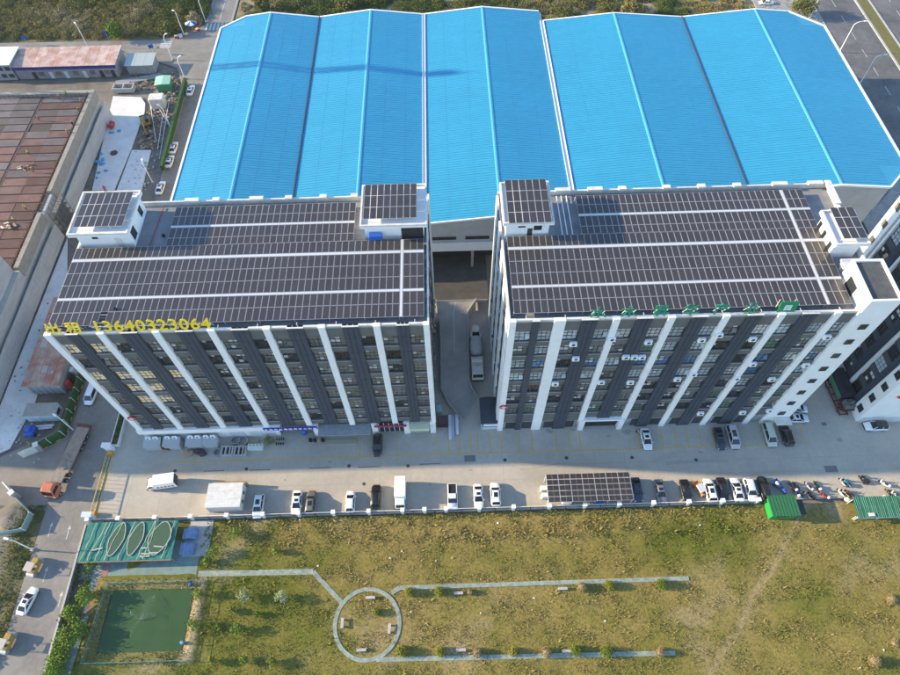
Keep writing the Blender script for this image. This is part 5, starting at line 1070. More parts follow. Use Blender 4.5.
# motor scooters
SCO = {}
def scooter(px, py, deg, m_, label, bx=None):
    x, y = at(px, py, .4); t = thing('motor_scooter', label, 'scooter', (x, y, .02), math.radians(deg), 'scooters at the right end of the yard')
    if not SCO:
        SCO['w'] = MB().lathe([(.16, -.05), (.25, -.055), (.27, 0), (.25, .055), (.16, .05)], (0, 0, 0), 10, 'x').mesh('wheel', M_BLACK)
        SCO['b'] = MB().loft([[(s_ * wv, yv, zv) for s_, zv in ((-1, lo), (1, lo), (1, hi), (-1, hi))] for yv, wv, lo, hi in ((-.85, .1, .5, .7), (-.6, .19, .4, .78), (-.1, .2, .32, .72), (.12, .17, .28, .38), (.42, .18, .3, .42), (.55, .2, .35, .95), (.68, .12, .5, .9))]).mesh('body', M_WTRIM)
        SCO['s'] = MB().bev(-.17, .17, -.75, .0, .74, .86, .05).mesh('seat', M_BLACK); SCO['h'] = MB().tube((-.36, .5, 1.05), (.36, .5, 1.05), .025, 5).tube((0, .58, .8), (0, .5, 1.08), .04, 5).tube((-.3, .52, 1.05), (-.34, .5, 1.25), .015, 4).tube((.3, .52, 1.05), (.34, .5, 1.25), .015, 4).mesh('handlebar', M_DFRAME)
        SCO['f'] = MB().tube((0, .62, .75), (0, .75, .28), .05, 5).mesh('fork', M_DFRAME); SCO['x'] = MB().bev(-.22, .22, -1.1, -.72, .8, 1.15, .06).mesh('top_box', M_WTRIM)
    o = link('body', SCO['b'], t); o.material_slots[0].link = 'OBJECT'; o.material_slots[0].material = m_
    link('seat', SCO['s'], t); link('handlebar', SCO['h'], t); link('fork', SCO['f'], t); link('wheel', SCO['w'], t, (0, .76, .27)); link('wheel', SCO['w'], t, (0, -.62, .27))
    if bx: o = link('top_box', SCO['x'], t); o.material_slots[0].link = 'OBJECT'; o.material_slots[0].material = bx
    return t
cream = mat('cream_plastic', (.62, .55, .30), .5)
for px, py, dg, c, bx, lb in ((792, 486.5, 25, CP['black'], M_WTRIM, 'black scooter with white box nearest the blue tricycle'), (796, 486, 20, CP['black'], None, 'plain black scooter second from the blue tricycle'), (795, 492, 15, CP['navy'], M_WTRIM, 'dark scooter with white box standing behind the first black one'), (800, 494, 20, CP['blue'], None, 'blue scooter beside the green kiosk roof'),
                              (808, 486, 22, CP['silver'], M_OFFW, 'small silver scooter standing alone in the middle of the gap'), (816.5, 485.5, 12, CP['black'], M_WTRIM, 'black and white scooter right of the silver one'), (807.5, 495.5, 30, CP['grey'], None, 'grey scooter at the edge of the grass'), (812, 496, 24, CP['black'], None, 'black scooter at the edge of the grass beside the grey one'), (823, 495, 40, CP['red'], M_WTRIM, 'dark red scooter with white box on the sunny kerb'),
                              (842.5, 482.5, 20, CP['silver'], None, 'silver scooter leftmost of the pair by the cyan one'), (847, 483, 25, mat('cyan_plastic', (.05, .38, .52), .4), None, 'cyan scooter in the shaded cluster'), (862, 480, 15, CP['black'], None, 'left black scooter of the upper shaded pair'), (866, 479.5, 25, CP['black'], None, 'right black scooter of the upper shaded pair'),
                              (883.5, 483.5, 40, CP['white'], M_WTRIM, 'white scooter standing alone before the green shelter'), (841, 493, 25, CP['pearl'], None, 'white scooter at the left end of the green shelter'), (845, 493, 30, cream, None, 'cream yellow scooter at the left end of the green shelter'), (849.5, 494, 35, CP['red'], None, 'dark red scooter beside the cream one'), (888, 493.5, 5, CP['olive'], None, 'brown scooter at the right end of the green shelter'), (894.5, 494.5, 40, CP['white'], None, 'white scooter at the picture edge above the green shelter')):
    scooter(px, py, dg, c, lb, bx)
scooter(641, 427 + 5, 80, CP['silver'], 'silver scooter parked at the drive-through opening')['group'] = 'scooters along the offices'
scooter(166, 449, 78, CP['red'], 'red scooter lying out front of the shaded left docks')['group'] = 'scooters along the offices'
# ================================================================== fence between yard and field
t = thing('yard_fence', 'long low fence with square white pillars between the yard and the field', 'fence', (0, 38.5, 0))
FX = [at(px, 516)[0] for px in ()] + [-67.9, -62.2, -55.4, -48.8, -42.1, -35.4, -28.8, -22.3, -15.7, -9.4, -5.3, -1.3, 4.9, 11.3, 18.0, 24.6, 31.0, 37.4, 44.0, 50.3, 57.0]
M_PIL = mat('white_pillar', (.74, .74, .72), .6)
for i, x in enumerate(FX):
    p = wobj('pillar', MB().box(x - .28, x + .28, 38.25, 38.8, -.1, 1.75), M_PIL, t); wobj('pillar_cap', MB().box(x - .38, x + .38, 38.15, 38.9, 1.75, 1.92), M_PIL, p)
    if i + 1 < len(FX):
        x1 = FX[i + 1]; wobj('base_wall', MB().box(x + .29, x1 - .29, 38.4, 38.68, -.1, .45), M_GREYC, t)
        for z in (.7, 1.5): wobj('rail', MB().box(x + .29, x1 - .29, 38.5, 38.58, z, z + .08), M_PIL if z > 1 else M_DFRAME, t)
        m = MB()
        for q in np.arange(x + .5, x1 - .3, .28): m.box(q - .02, q + .02, 38.52, 38.56, .45, 1.5)
        stuff(wobj('bars', m, M_GALV, t))
        xm = (x + x1) / 2; wobj('stay', MB().tube((xm, 38.3, -.1), (xm - .25, 38.5, 1.3), .06, 5), M_DFRAME, t)
# sliding gate and planter on the left side of the yard
t = thing('sliding_gate', 'yellow and grey sliding gate across the yard entrance', 'gate', (-67.75, 46, 0))
for y in np.arange(40.4, 51.6, .8): wobj('gate_bar', MB().box(-67.82, -67.74, y - .03, y + .03, .1, 1.5), M_STEEL, t)
wobj('gate_rail', MB().box(-67.84, -67.72, 40.1, 51.8, 1.5, 1.6), M_HAZ, t); wobj('gate_rail', MB().box(-67.84, -67.72, 40.1, 51.8, .1, .18), M_HAZ, t); wobj('ground_track', MB().box(-68.0, -67.86, 39.8, 51.8, .005, .03), M_HAZ, t)
for y in (39.9, 52.0):
    wobj('gate_motor', MB().bev(-68.1, -67.2, y - .35, y + .35, 0, 1.0, .08), mat('gate_orange', (.62, .27, .02), .5), t)
for y, lb in ((39.2, 'white gate pillar with slanted cap by the turquoise netting'), (53.0, 'white gate pillar with slanted cap below the planter')):
    s = thing('gate_pillar', lb, 'pillar', (-68.1, y, 0)); obj('shaft', MB().box(-.5, .9, -.35, .35, 0, 2.3), M_PIL, s); obj('cap', MB().loft([[(-.65, b_, 2.3), (1.05, b_, 2.3), (1.05, b_, 2.45), (-.65, b_, 2.65)] for b_ in (-.5, .5)]), M_PIL, s)
s = thing('planter', 'long white walled planter with a dark clipped hedge left of the office', 'planter', (-67.2, 57.5, 0))
for a in ((-68.0, -67.8, 53.6, 62), (-66.6, -66.4, 53.6, 62), (-67.8, -66.6, 53.6, 53.8), (-67.8, -66.6, 61.8, 62)): wobj('planter_wall', MB().box(*a, 0, .9), M_PIL, s)
C = np.stack([rng.uniform(-67.7, -66.7, 2600), rng.uniform(53.9, 61.7, 2600), rng.uniform(.5, 1.25, 2600)], 1); V, F = leaf_quads(C, .11, .8); V -= np.array([-67.2, 57.5, 0])
M_LEAF = attr_mat('leaves', (.078, .115, .026), (.25, .205, .072), (.42, .33, .205), nscale=.8)
stuff(link('hedge', np_mesh('hedge', V, F, M_LEAF, {'dry': np.repeat(rng.uniform(0, .25, 2600), 4), 'dirt': np.zeros(len(V))}), s))

# ================================================================== solar carport
x0, x1 = at(547.5, 490, 2.9)[0], at(632, 488, 2.9)[0]; ys0, ys1 = at(590, 501.5, 2.6)[1], at(590, 472.8, 3.0)[1]
t = thing('solar_carport', 'carport roofed with five rows of dark panels on posts above the parked cars', 'carport', (x0, ys0, .02))
Wc = (x1 - x0) / 7; Lc = (ys1 - ys0) / 5; me = None
pm_ = MB().box(0, Wc - .07, 0, Lc - .06, 0, .035, 1); b_ = .03
pm_.quad((b_, b_, .0375), (Wc / 2 - .05, b_, .0375), (Wc / 2 - .05, Lc - .09, .0375), (b_, Lc - .09, .0375)); pm_.quad((Wc / 2 - .02, b_, .0375), (Wc - .1, b_, .0375), (Wc - .1, Lc - .09, .0375), (Wc / 2 - .02, Lc - .09, .0375)); pm_ = pm_.mesh('solar_panel', [M_PV, M_PVF])
for i in range(7):
    for j in range(5): link('solar_panel', pm_, t, (i * Wc, j * Lc, 2.75 + j * .05))
for i in range(8): obj('rafter', MB().loft([[(i * Wc - .06, y, z - .12), (i * Wc + .06, y, z - .12), (i * Wc + .06, y, z - .02), (i * Wc - .06, y, z - .02)] for y, z in ((0, 2.72), (ys1 - ys0, 2.97))]), M_GALV, t)
for i in (0, 2, 5, 7):
    for y in (.4, ys1 - ys0 - .4): obj('post', MB().box(i * Wc - .08, i * Wc + .08, y - .08, y + .08, 0, 2.6), M_GALV, t)
for k, (px, py) in enumerate(((544, 490), (545, 497))):
    x, y = at(px, py); s = thing('inverter_box', ('upper' if k == 0 else 'lower') + ' white electrical box at the left end of the solar carport', 'box', (x, y, .02)); obj('cabinet', MB().bev(-.75, .75, -.45, .45, .1, 1.3, .06), M_PIL, s); obj('plinth', MB().box(-.8, .8, -.5, .5, 0, .1), M_GREYC, s); obj('door', MB().box(-.6, .6, -.48, -.455, .25, 1.15), M_GALV, s)
car(at and 598, 493, U, 'sedan', 'blue', 'blue car standing in the shade under the solar carport'); car(565, 493, U, 'sedan', 'silver', 'silver car standing in the shade under the solar carport')

# ================================================================== green kiosk and scooter shelter
x, y = 60.9, 37.0; s = thing('green_kiosk', 'bright green flat roofed kiosk at the yard edge', 'kiosk', (x, y, -.05))
obj('wall', MB().box(-2.4, 2.2, -1.7, 1.6, 0, 2.6), mat('bright_green', (.015, .26, .05), .6), s); obj('roof', MB().box(-2.7, 2.5, -2.0, 1.9, 2.6, 2.75), mat('green_sheet', (.03, .155, .065), .6, (.033, .135, .06), 2), s)
for k in range(9): obj('roof_seam', MB().box(-2.5 + k * .6, -2.45 + k * .6, -2.0, 1.9, 2.75, 2.8), MATS['green_sheet'], s)
obj('door', MB().box(2.2, 2.26, -.6, .3, .1, 2.1), M_DFRAME, s); obj('window', MB().box(-1.2, .6, -1.76, -1.7, 1.1, 2.0), M_G['dark'], s); obj('lean_to', MB().box(2.3, 4.0, -1.5, 1.2, 1.7, 1.8), M_DFRAME, s)
for a in (-1.4, 1.1): obj('lean_to_post', MB().box(3.85, 3.95, a - .05, a + .05, 0, 1.7), M_DFRAME, s)
s = thing('scooter_shelter', 'long shelter with corrugated green sheet roof at the right edge', 'shelter', (82, 37, 0)); xs0 = at(851, 497, 2.4)[0]; yb_, yf_ = at(860, 497, 2.5)[1], at(860, 518, 2.2)[1]
k = 0; xx = xs0
while xx < 96:
    m = MB().loft([[(a, y, z) for y, z in ((yf_, 2.2), (yb_, 2.6), (yb_, 2.66), (yf_, 2.26))] for a in (xx + .02, xx + 1.36)])
    for q in (.3, .65, 1.0): m.loft([[(xx + q - .05, y, z + .06), (xx + q, y, z + .12), (xx + q + .05, y, z + .06)] for y, z in ((yf_, 2.2), (yb_, 2.6))])
    wobj('roof_sheet', m, mat('shelter_green', (.025, .13, .075), .6, (.04, .17, .11), .6, orand=.15), s); xx += 1.4; k += 1
for xx in np.arange(xs0 + .4, 96, 4.2):
    for y, z in ((yf_ + .3, 2.18), (yb_ - .3, 2.55)): wobj('post', MB().box(xx - .05, xx + .05, y - .05, y + .05, -.1, z), M_GALV, s)
wobj('back_panel', MB().box(xs0 + .2, 96, yf_ + .5, yf_ + .58, -.1, 1.4), M_OFFW, s); wobj('roof_board', MB().box(xs0 + 2, xs0 + 3.1, yf_ + .2, yf_ + .8, 2.42, 2.5), M_OFFW, s)
for px, py, lb in ((847, 500, 'white sack lying by the left end of the green shelter'), (785, 499, 'white sack beside the green kiosk'), (885, 498, 'white sack on the kerb above the green shelter')):
    x, y = at(px, py); tag(obj('sack', MB().ell((x, y, .3), .7, .5, .35, 9, 6, jit=.12), M_OFFW, smooth=True), lb, 'sack', 'white sacks')

# ================================================================== turquoise netting over the fish pens
s = thing('shade_canopy', 'turquoise patchwork netting stretched beside the yard fence', 'canopy', (-58.4, 34.2, 0))
NX, NY = 26, 12; X0, X1, Y0, Y1 = -67.2, -50.6, 30.6, 37.7; V = []; F = []
for j in range(NY + 1):
    for i in range(NX + 1):
        u, v = i / NX, j / NY; V.append((X0 + (X1 - X0) * u + (.9 * (1 - v) * (1 - u)) * -.2, Y0 + (Y1 - Y0) * v, 2.1 + .05 * math.sin(u * 21) * math.sin(v * 9) + random.uniform(-.03, .03)))
for j in range(NY):
    for i in range(NX): a = j * (NX + 1) + i; F.append((a, a + 1, a + NX + 2, a + NX + 1))
m = MB().add(V, F); m.add([(x, y, z - .05) for x, y, z in V], [f[::-1] for f in F])
wobj('netting', m, mat('turquoise_net', (.03, .19, .155), .85, (.03, .155, .13), .9), s)
for cxp, w_, sk in ((-61.2, 1.35, .55), (-57.7, 1.25, .5), (-53.4, 2.0, .45)):
    pts = []
    for k in range(16):
        a = 2 * math.pi * k / 16; yy = 34.5 + 3.0 * math.sin(a); pts.append((cxp + w_ * math.cos(a) * (1 - .25 * abs(math.sin(a))) + sk * math.sin(a), yy))
    for p_, q_ in zip(pts, pts[1:] + pts[:1]): wobj('rope', MB().obox(((p_[0] + q_[0]) / 2, (p_[1] + q_[1]) / 2), math.atan2(q_[1] - p_[1], q_[0] - p_[0]), math.hypot(q_[0] - p_[0], q_[1] - p_[1]) + .04, .13, 2.25, 2.33), mat('pale_rope', (.42, .44, .34), .8), s)
    wobj('oval_patch', MB().prism(pts, 2.24, 2.3), mat('moss_net', (.045, .095, .058), .9, (.055, .11, .07), 2), s)
rope = mat('pale_rope', (.42, .44, .34), .8); 
for k in range(8):
    xa = (-66.4, -65.0, -63.6, -62.0, -59.6, -56.2, -55.2, -51.9)[k] - .5; px_, py_ = xa, 30.8; m = MB()
    for q in range(9):
        nx_, ny_ = px_ + .13 + random.uniform(-.16, .2), py_ + .76; m.obox(((px_ + nx_) / 2, (py_ + ny_) / 2), math.atan2(ny_ - py_, nx_ - px_), .8, random.uniform(.06, .14), 2.28, 2.34); px_, py_ = nx_, ny_
    wobj('rope', m, rope, s)
for k in range(8):
    x, y = random.uniform(-66, -52), random.uniform(31.2, 33); wobj('batten', MB().obox((x, y), random.uniform(-.2, .1), random.uniform(1.0, 1.9), .2, 2.3, 2.38), rope, s)
for xx in (-66.8, -62.6, -58.4, -54.2, -50.8):
    for yy in (30.9, 37.4): wobj('post', MB().box(xx - .07, xx + .07, yy - .07, yy + .07, -.1, 2.0), M_WOOD, s)
wobj('edge_beam', MB().box(-67, -50.6, 30.5, 30.65, 1.95, 2.1), mat('reddish_timber', (.32, .16, .12), .8), s)
struct('pavement', MB().box(-67.5, -46.4, 28.1, 38.2, -.35, -.02), mat('greenish_paving', (.20, .28, .25), .85, (.15, .21, .19), .6)); struct('pavement', MB().box(-49.6, -44.9, 31.6, 38.2, -.3, .0), M_SLAB)
struct('pavement', MB().prism([(-67.0, 8), (-64.8, 8), (-63.4, 28), (-65.2, 28)], -.35, -.01), MATS['greenish_paving']); struct('pavement', MB().prism([(-64.7, 22), (-63.4, 22), (-62.2, 30.5), (-63.6, 30.5)], -.3, .0), mat('pink_paving', (.30, .18, .15), .9))
for px, py, lb in ((190.5, 534, 'upper blue tarpaulin tent beside the turquoise netting'), (187.5, 549, 'lower blue tarpaulin tent beside the turquoise netting')):
    x, y = at(px, py, .6); t = thing('tarpaulin_tent', lb, 'tent', (x, y, 0)); obj('cover', MB().loft([[(-1.3, b_, .1), (-1.2, b_, .9), (-.2, b_, 1.35), (1.1, b_, .85), (1.3, b_, .1)] for b_ in (-.95, .95)]), mat('tarp_blue', (.10, .19, .36), .6, (.2, .3, .45), 2), t); obj('frame_pole', MB().tube((-1.2, -.98, .9), (-1.2, .98, .9), .04, 5), M_GALV, t)

s = thing('boundary_wall', 'low grey concrete wall along the right side of the left road', 'wall', (-68.3, 20, 0))
for k in range(12): wobj('wall_section', MB().box(-68.45, -68.2, 4.2 + k * 2.8, 6.95 + k * 2.8, -.3, .95), M_GREYC, s)
wobj('coping', MB().box(-68.5, -68.15, 4.2, 37.8, .952, 1.02), M_SLAB, s)
# ================================================================== pond
po = struct('pond_water', MB().prism([(-61.0, 16.0), (-46.6, 16.0), (-46.3, 26.1), (-60.6, 26.1)], -.16, -.07), mat('pond_green', (.042, .085, .034), .35, (.048, .096, .04), .3, spec=.1, bump=.05, bscale=3))
s = thing('fountain', 'small fountain jet throwing spray over the green pond', 'fountain', (*at(140.5, 620), -.1))
obj('nozzle', MB().tube((0, 0, -.1), (0, 0, .35), .12, 8, .06), M_DFRAME, s); C = []
for ang, L, wd, n_ in ((1.15, 4.4, 1.5, 11000), (.25, 2.8, 1.2, 4500), (2.55, 2.4, .7, 3000), (-1.95, 2.8, .6, 2500)):
    f = rng.uniform(0, 1, n_); sp = rng.normal(0, wd * .45, n_) * np.sin(np.pi * np.clip(f, .05, 1)) ; r = f * L
    C.append(np.stack([r * np.cos(ang) - sp * np.sin(ang), r * np.sin(ang) + sp * np.cos(ang), .2 + 1.6 * f * (1.05 - f) * 2], 1))
C = np.concatenate(C); V, F = leaf_quads(C, rng.uniform(.006, .013, len(C)), 1.0)
sp_ = mat('water_spray', (.42, .5, .42), .4); stuff(link('spray', np_mesh('spray', V, F, sp_), s))
t = thing('pond_fence', 'thin green wire fence round the pond', 'fence', (-54, 21, 0)); cr = [(-62.6, 14.4), (-45.0, 14.4), (-44.6, 27.2), (-61.6, 27.2)]
M_TEAL = mat('teal_paint', (.11, .25, .20), .7)
for p, q in zip(cr, cr[1:] + cr[:1]):
    L = math.hypot(q[0] - p[0], q[1] - p[1]); n_ = round(L / 2.4)
    for i in range(n_): wobj('post', MB().box(p[0] + (q[0] - p[0]) * i / n_ - .05, p[0] + (q[0] - p[0]) * i / n_ + .05, p[1] + (q[1] - p[1]) * i / n_ - .05, p[1] + (q[1] - p[1]) * i / n_ + .05, -.2, 1.2), M_TEAL, t)
    for z in (.55, 1.15): wobj('rail', MB().tube((*p, z), (*q, z), .035, 5), M_TEAL, t)
for px, py, lb in ((191, 585, 'dark blue barrel at the top right corner of the pond'), (183, 643, 'pale blue barrel at the lower right corner of the pond')):
    x, y = at(px, py); tag(obj('barrel', MB().lathe([(.26, 0), (.3, .25), (.3, .55), (.26, .8), (.2, .82)], (x, y, -.05), 12), M_BLUEP if py < 600 else mat('pale_blue_plastic', (.12, .32, .62), .5)), lb, 'barrel', 'barrels by the pond')

# ================================================================== benches, clipped bushes, saplings
BM = {}
def bench(px, py, deg, label):
    x, y = at(px, py, .3); z = fieldz(x, y); t = thing('park_bench', label, 'bench', (x, y, z), math.radians(deg), 'benches in the field')
    if not BM: BM['s'] = MB().bev(-.82, .82, -.24, .24, .40, .5, .03).mesh('seat', M_SLAB); BM['l'] = MB().bev(-.16, .16, -.2, .2, -.1, .4, .03).mesh('leg', M_SLAB)
    link('seat', BM['s'], t); link('leg', BM['l'], t, (-.55, 0, 0)); link('leg', BM['l'], t, (.55, 0, 0))
for a in ((370.5, 597.5, 0, 'stone bench at the top of the circular path'), (342.5, 623, 88, 'stone bench at the left of the circular path'), (389.5, 628.5, 86, 'stone bench at the right of the circular path'), (361.5, 650, 2, 'stone bench at the bottom of the circular path'), (458.5, 593, 0, 'left stone bench along the upper garden path'), (563, 588.5, 0, 'right stone bench along the upper garden path'), (461, 650, 0, 'left stone bench along the lower garden path'), (567, 651, 0, 'right stone bench along the lower garden path'), (413, 666, 0, 'stone bench below the lower garden path')): bench(*a) if a[1] < 660 else None
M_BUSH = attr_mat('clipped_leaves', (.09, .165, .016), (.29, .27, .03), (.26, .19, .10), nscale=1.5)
def bush(px, py, r, dry, dirt, label, h=1.15, loose=.12):
    x, y = at(px, py, r * .6); z = fieldz(x, y); t = thing('clipped_bush', label, 'bush', (x, y, z), 0, 'bushes along the garden paths'); n_ = int(900 * (r / .75) ** 2)
    d = rng.normal(0, 1, (n_, 3)); d /= np.linalg.norm(d, axis=1)[:, None]; rad = r * (1 + rng.normal(0, loose, n_))[:, None]; C = d * rad * np.array([1, 1, h]); C[:, 2] = np.abs(C[:, 2] + r * .75)
    V, F = leaf_quads(C, .10, 1.0); q = rng.uniform(-.18, .18, n_)
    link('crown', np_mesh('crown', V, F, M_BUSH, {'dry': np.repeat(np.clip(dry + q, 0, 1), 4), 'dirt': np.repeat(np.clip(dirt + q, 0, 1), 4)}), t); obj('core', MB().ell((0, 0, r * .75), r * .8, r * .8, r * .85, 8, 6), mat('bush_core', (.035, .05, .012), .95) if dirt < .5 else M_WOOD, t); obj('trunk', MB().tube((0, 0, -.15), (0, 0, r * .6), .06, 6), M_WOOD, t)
for px, py, r, a, b_, lb in ((409.5, 592, .72, .75, 0, 'leftmost yellow green bush on the upper garden path'), (439, 591, .75, .65, 0, 'yellow green bush on the upper path between two benches'), (609.5, 585, .78, .6, 0, 'yellow green bush on the upper path right of the right bench'), (661.5, 584, .82, .25, 0, 'green bush near the right end of the upper path'), (401.5, 651, .85, .7, 0, 'large yellow green bush right of the circle on the lower path'), (440, 651.5, .78, .75, 0, 'yellow green bush on the lower path left of the left bench'), (513, 651.5, .68, .95, .1, 'small golden bush in the middle of the lower path'), (575.5, 650.5, .85, .3, 0, 'round green bush beside the right bench of the lower path'), (606.5, 651.5, .85, .35, 0, 'round green bush right of the lower path benches'),
                                (477, 652.5, .75, 1, .9, 'dry brown bush right of the left bench on the lower path'), (546.5, 652, .78, 1, .95, 'dry brown bush left of the right bench on the lower path'), (582, 587, .75, 1, 1, 'pale dried bush beside the right bench of the upper path'), (660, 652, .7, 1, 1, 'pale dried bush at the right end of the lower path'), (377, 612, .6, .2, 0, 'small green bush inside the circular path'), (470, 592, .5, 1, 1, 'small dried bush right of the left bench on the upper path'), (891, 599, .75, .95, .9, 'round straw coloured bush near the right picture edge'), (894.5, 643, .6, 1, .9, 'small straw coloured bush at the right picture edge'), (874, 661, .85, .95, .8, 'largest straw coloured bush at the lower right corner')): bush(px, py, r, a, b_, lb)
M_LEAF2 = attr_mat('bright_leaves', (.10, .19, .025), (.26, .25, .05), (.40, .42, .30), nscale=.8)
def sapling(px, py, hgt, spread, dry, label, n_=420, leaf=.16, name='young_tree', cat='tree', group='young trees in the field', zf=None, dirt=0):
    x, y = at(px, py, hgt * .5); z = fieldz(x, y) if zf is None else zf; t = thing(name, label, cat, (x, y, z), 0, group); st = MB().tube((0, 0, -.1), (.04, .03, hgt * .75), .055, 6, .03); cs = []
    for k in range(7):
        a = k * 2.4; r = spread * (.55 + .45 * random.random()); zz_ = hgt * (.45 + .5 * k / 7); e = (r * math.cos(a), r * math.sin(a), zz_); st.tube((.02, .02, zz_ - .3), e, .03, 4, .012); cs.append(e)
    obj('trunk', st, M_WOOD, t); cs.append((0, 0, hgt)); ci = rng.integers(0, len(cs), n_); C = np.array(cs)[ci] + rng.normal(0, spread * .28, (n_, 3)); C[:, 2] = np.maximum(C[:, 2], .15); V, F = leaf_quads(C, rng.uniform(leaf * .6, leaf * 1.3, n_), .7); q = rng.uniform(-.15, .15, n_)
    link('crown', np_mesh('crown', V, F, M_LEAF2 if name in ('roadside_shrub', 'young_tree') or 'bright' in label else M_LEAF, {'dry': np.repeat(np.clip(dry + q, 0, 1), 4), 'dirt': np.full(len(V), .5 if 'pale' in label else dirt)}), t); return t
for a in ((244, 596, 1.9, .8, .25, 'pale leaved young tree left of centre in the upper tree row'), (282, 597.5, 1.9, .8, .35, 'pale leaved young tree at the right end of the upper tree row'), (199, 594, 1.6, .7, .6, 'yellowish young tree by the pond corner in the upper tree row'), (194, 625, 1.9, .8, .15, 'leftmost young tree of the middle tree row'), (218, 627, 1.4, .5, .3, 'small young tree in the middle tree row'), (237, 629, 1.9, .8, .3, 'right young tree of the middle tree row'), (231, 611, 1.0, .5, .7, 'short yellowish sapling between the tree rows'), (257, 614, .9, .4, .4, 'short green sapling between the tree rows'), (211, 661, 1.5, .6, .9, 'golden young tree left in the lowest tree row'), (271, 662, 1.5, .6, .6, 'yellow green young tree right in the lowest tree row'), (244, 660, 1.5, .6, .3, 'green young tree in the middle of the lowest tree row'), (235, 534, 2.0, .9, .3, 'leafy young tree by the fence above the straight path'), (275, 551, 1.3, .5, .5, 'small young tree in the grass above the straight path'), (213, 553, 2.0, 1.0, .2, 'grey leaved young tree beside the blue tents'), (206, 562, 1.4, .7, .4, 'low leafy tree beside the paved corner near the blue tents')): sapling(*a)
# roadside shrubs at the lower left
for i, (px, py, h, s_, lb) in enumerate(((86, 596, 2.4, 1.3, 'uppermost bright green shrub between the left road and the pond'), (72, 614, 2.2, 1.3, 'second bright green shrub down the roadside strip'), (79, 631, 2.0, 1.2, 'bright green shrub between the road and the pond path'), (66, 640, 2.4, 1.5, 'large bright green shrub at the roadside below the others'), (60, 658, 2.2, 1.4, 'bright green shrub near the bottom of the roadside strip'), (55, 672, 2.2, 1.4, 'lowest bright green roadside shrub at the bottom edge'), (91, 563, 1.6, .9, 'dark small shrub under the edge of the netting'))):
    sapling(px, py, h, s_, .18 + .1 * random.random(), lb, 900, .2, 'roadside_shrub', 'shrub', 'roadside shrubs', 0)

# weeds and ground cover in the shady strips
def weeds(name, label, xr, yr, n_, z, size, hgt, dry, keep=None, dirt=0):
    x = rng.uniform(*xr, n_); y = rng.uniform(*yr, n_); cl = fbm(x, y, 1.5, 21); k = rng.uniform(0, 1, n_) < cl * 1.2
    if keep is not None: k &= keep(x, y)
    x, y, cl = x[k], y[k], cl[k]; C = np.stack([x, y, z + rng.uniform(0, 1, len(x)) ** 1.5 * hgt * (.4 + cl)], 1); V, F = leaf_quads(C, rng.uniform(size * .6, size * 1.4, len(x)), .7); dd = np.clip(dry + (fbm(x, y, 3, 22) - .5) * 1.1 + rng.uniform(-.12, .12, len(x)), 0, 1)
    o = stuff(link(name, np_mesh(name, V, F, M_LEAF, {'dry': np.repeat(dd, 4), 'dirt': np.full(len(V), dirt) if np.isscalar(dirt) else np.repeat(np.clip(dirt(x, y), 0, 1), 4)}))); o['label'] = label; return o
weeds('weeds', 'green weeds growing on the banks round the pond', (-63.6, -43.6), (12.6, 28), 9000, -.1, .16, .7, .35, lambda x, y: np.abs(np.maximum(np.maximum(-61.2 - x, x + 46.2), np.maximum(15.8 - y, y - 26.2)) - .8) < 1.0)
weeds('weeds', 'leafy undergrowth in the strip between the left road and the pond', (-68.2, -65.4), (6, 36), 5000, -.1, .17, .9, .25)
weeds('weeds', 'green and brown verge plants along the left side of the left road', (-84, -77.5), (8, 42), 34000, -.35, .18, .9, .12, lambda x, y: rng.uniform(0, 1, len(x)) < np.clip((x + 83) / 4.5, .08, 1))
weeds('weeds', 'weeds growing along the foot of the yard fence', (-44, 60), (37.2, 38.3), 7000, -.1, .15, .55, .35, lambda x, y: fbm(x, y, 4, 5) > .45)

# ================================================================== scrub behind the warehouse and beyond the top road
def scrub(label, xr, yr, nb, keep, seed, rr=(.9, 2.4), tan=.5):
    r_ = np.random.default_rng(seed); Vs = []; Ds = []; Ts = []; cnt = 0
    x = r_.uniform(*xr, nb * 2); y = r_.uniform(*yr, nb * 2); k = keep(x, y); x, y = x[k][:nb], y[k][:nb]
    tone = fbm(x, y, 16, seed + 1); tone2 = fbm(x, y, 5, seed + 2)
    for i in range(len(x)):
        r = r_.uniform(*rr) * (1.15 if tone[i] < .5 else .8); n_ = int(120 * r ** 1.6); d = r_.normal(0, 1, (n_, 3)); d /= np.linalg.norm(d, axis=1)[:, None]; d[:, 2] = np.abs(d[:, 2])
        C = d * (r * r_.uniform(.55, 1.12, n_))[:, None] * np.array([1, 1, r_.uniform(.6, 1.0)]) + np.array([x[i], y[i], -.1]); Vs.append(C); q = np.clip((tone[i] - .42) * 2.0 + .15 * r_.normal(0, 1, n_) + .42, 0, 1); Ds.append(q); Ts.append(np.clip(np.full(n_, (tone2[i] - .55) * 2.6 * tan + (tone[i] - .5) * 1.2 * tan), 0, .95))
    C = np.concatenate(Vs); V, F = leaf_quads(C, rng.uniform(.12, .28, len(C)), .8)
    o = stuff(link('scrub', np_mesh('scrub', V, F, M_LEAF, {'dry': np.repeat(np.concatenate(Ds), 4), 'dirt': np.repeat(np.concatenate(Ts), 4)}))); o['label'] = label
struct('ground_cover', MB().prism([(-240, 194.6), (-90, 193.4), (-82, 195), (-76.2, 201), (-76.2, 420), (-240, 420)], -.4, -.1), mat('scrub_soil', (.10, .095, .038), .95, (.17, .145, .07), .25))
struct('ground_cover', MB().prism([(-66.4, 196.5), (-52, 193.6), (-50, 176), (26, 174), (60, 172), (80, 172), (103, 172), (103, 420), (-66.4, 420)], -.4, -.1), mat('scrub_soil2', (.12, .115, .04), .95, (.30, .25, .165), .06, contrast=(.45, .6)))
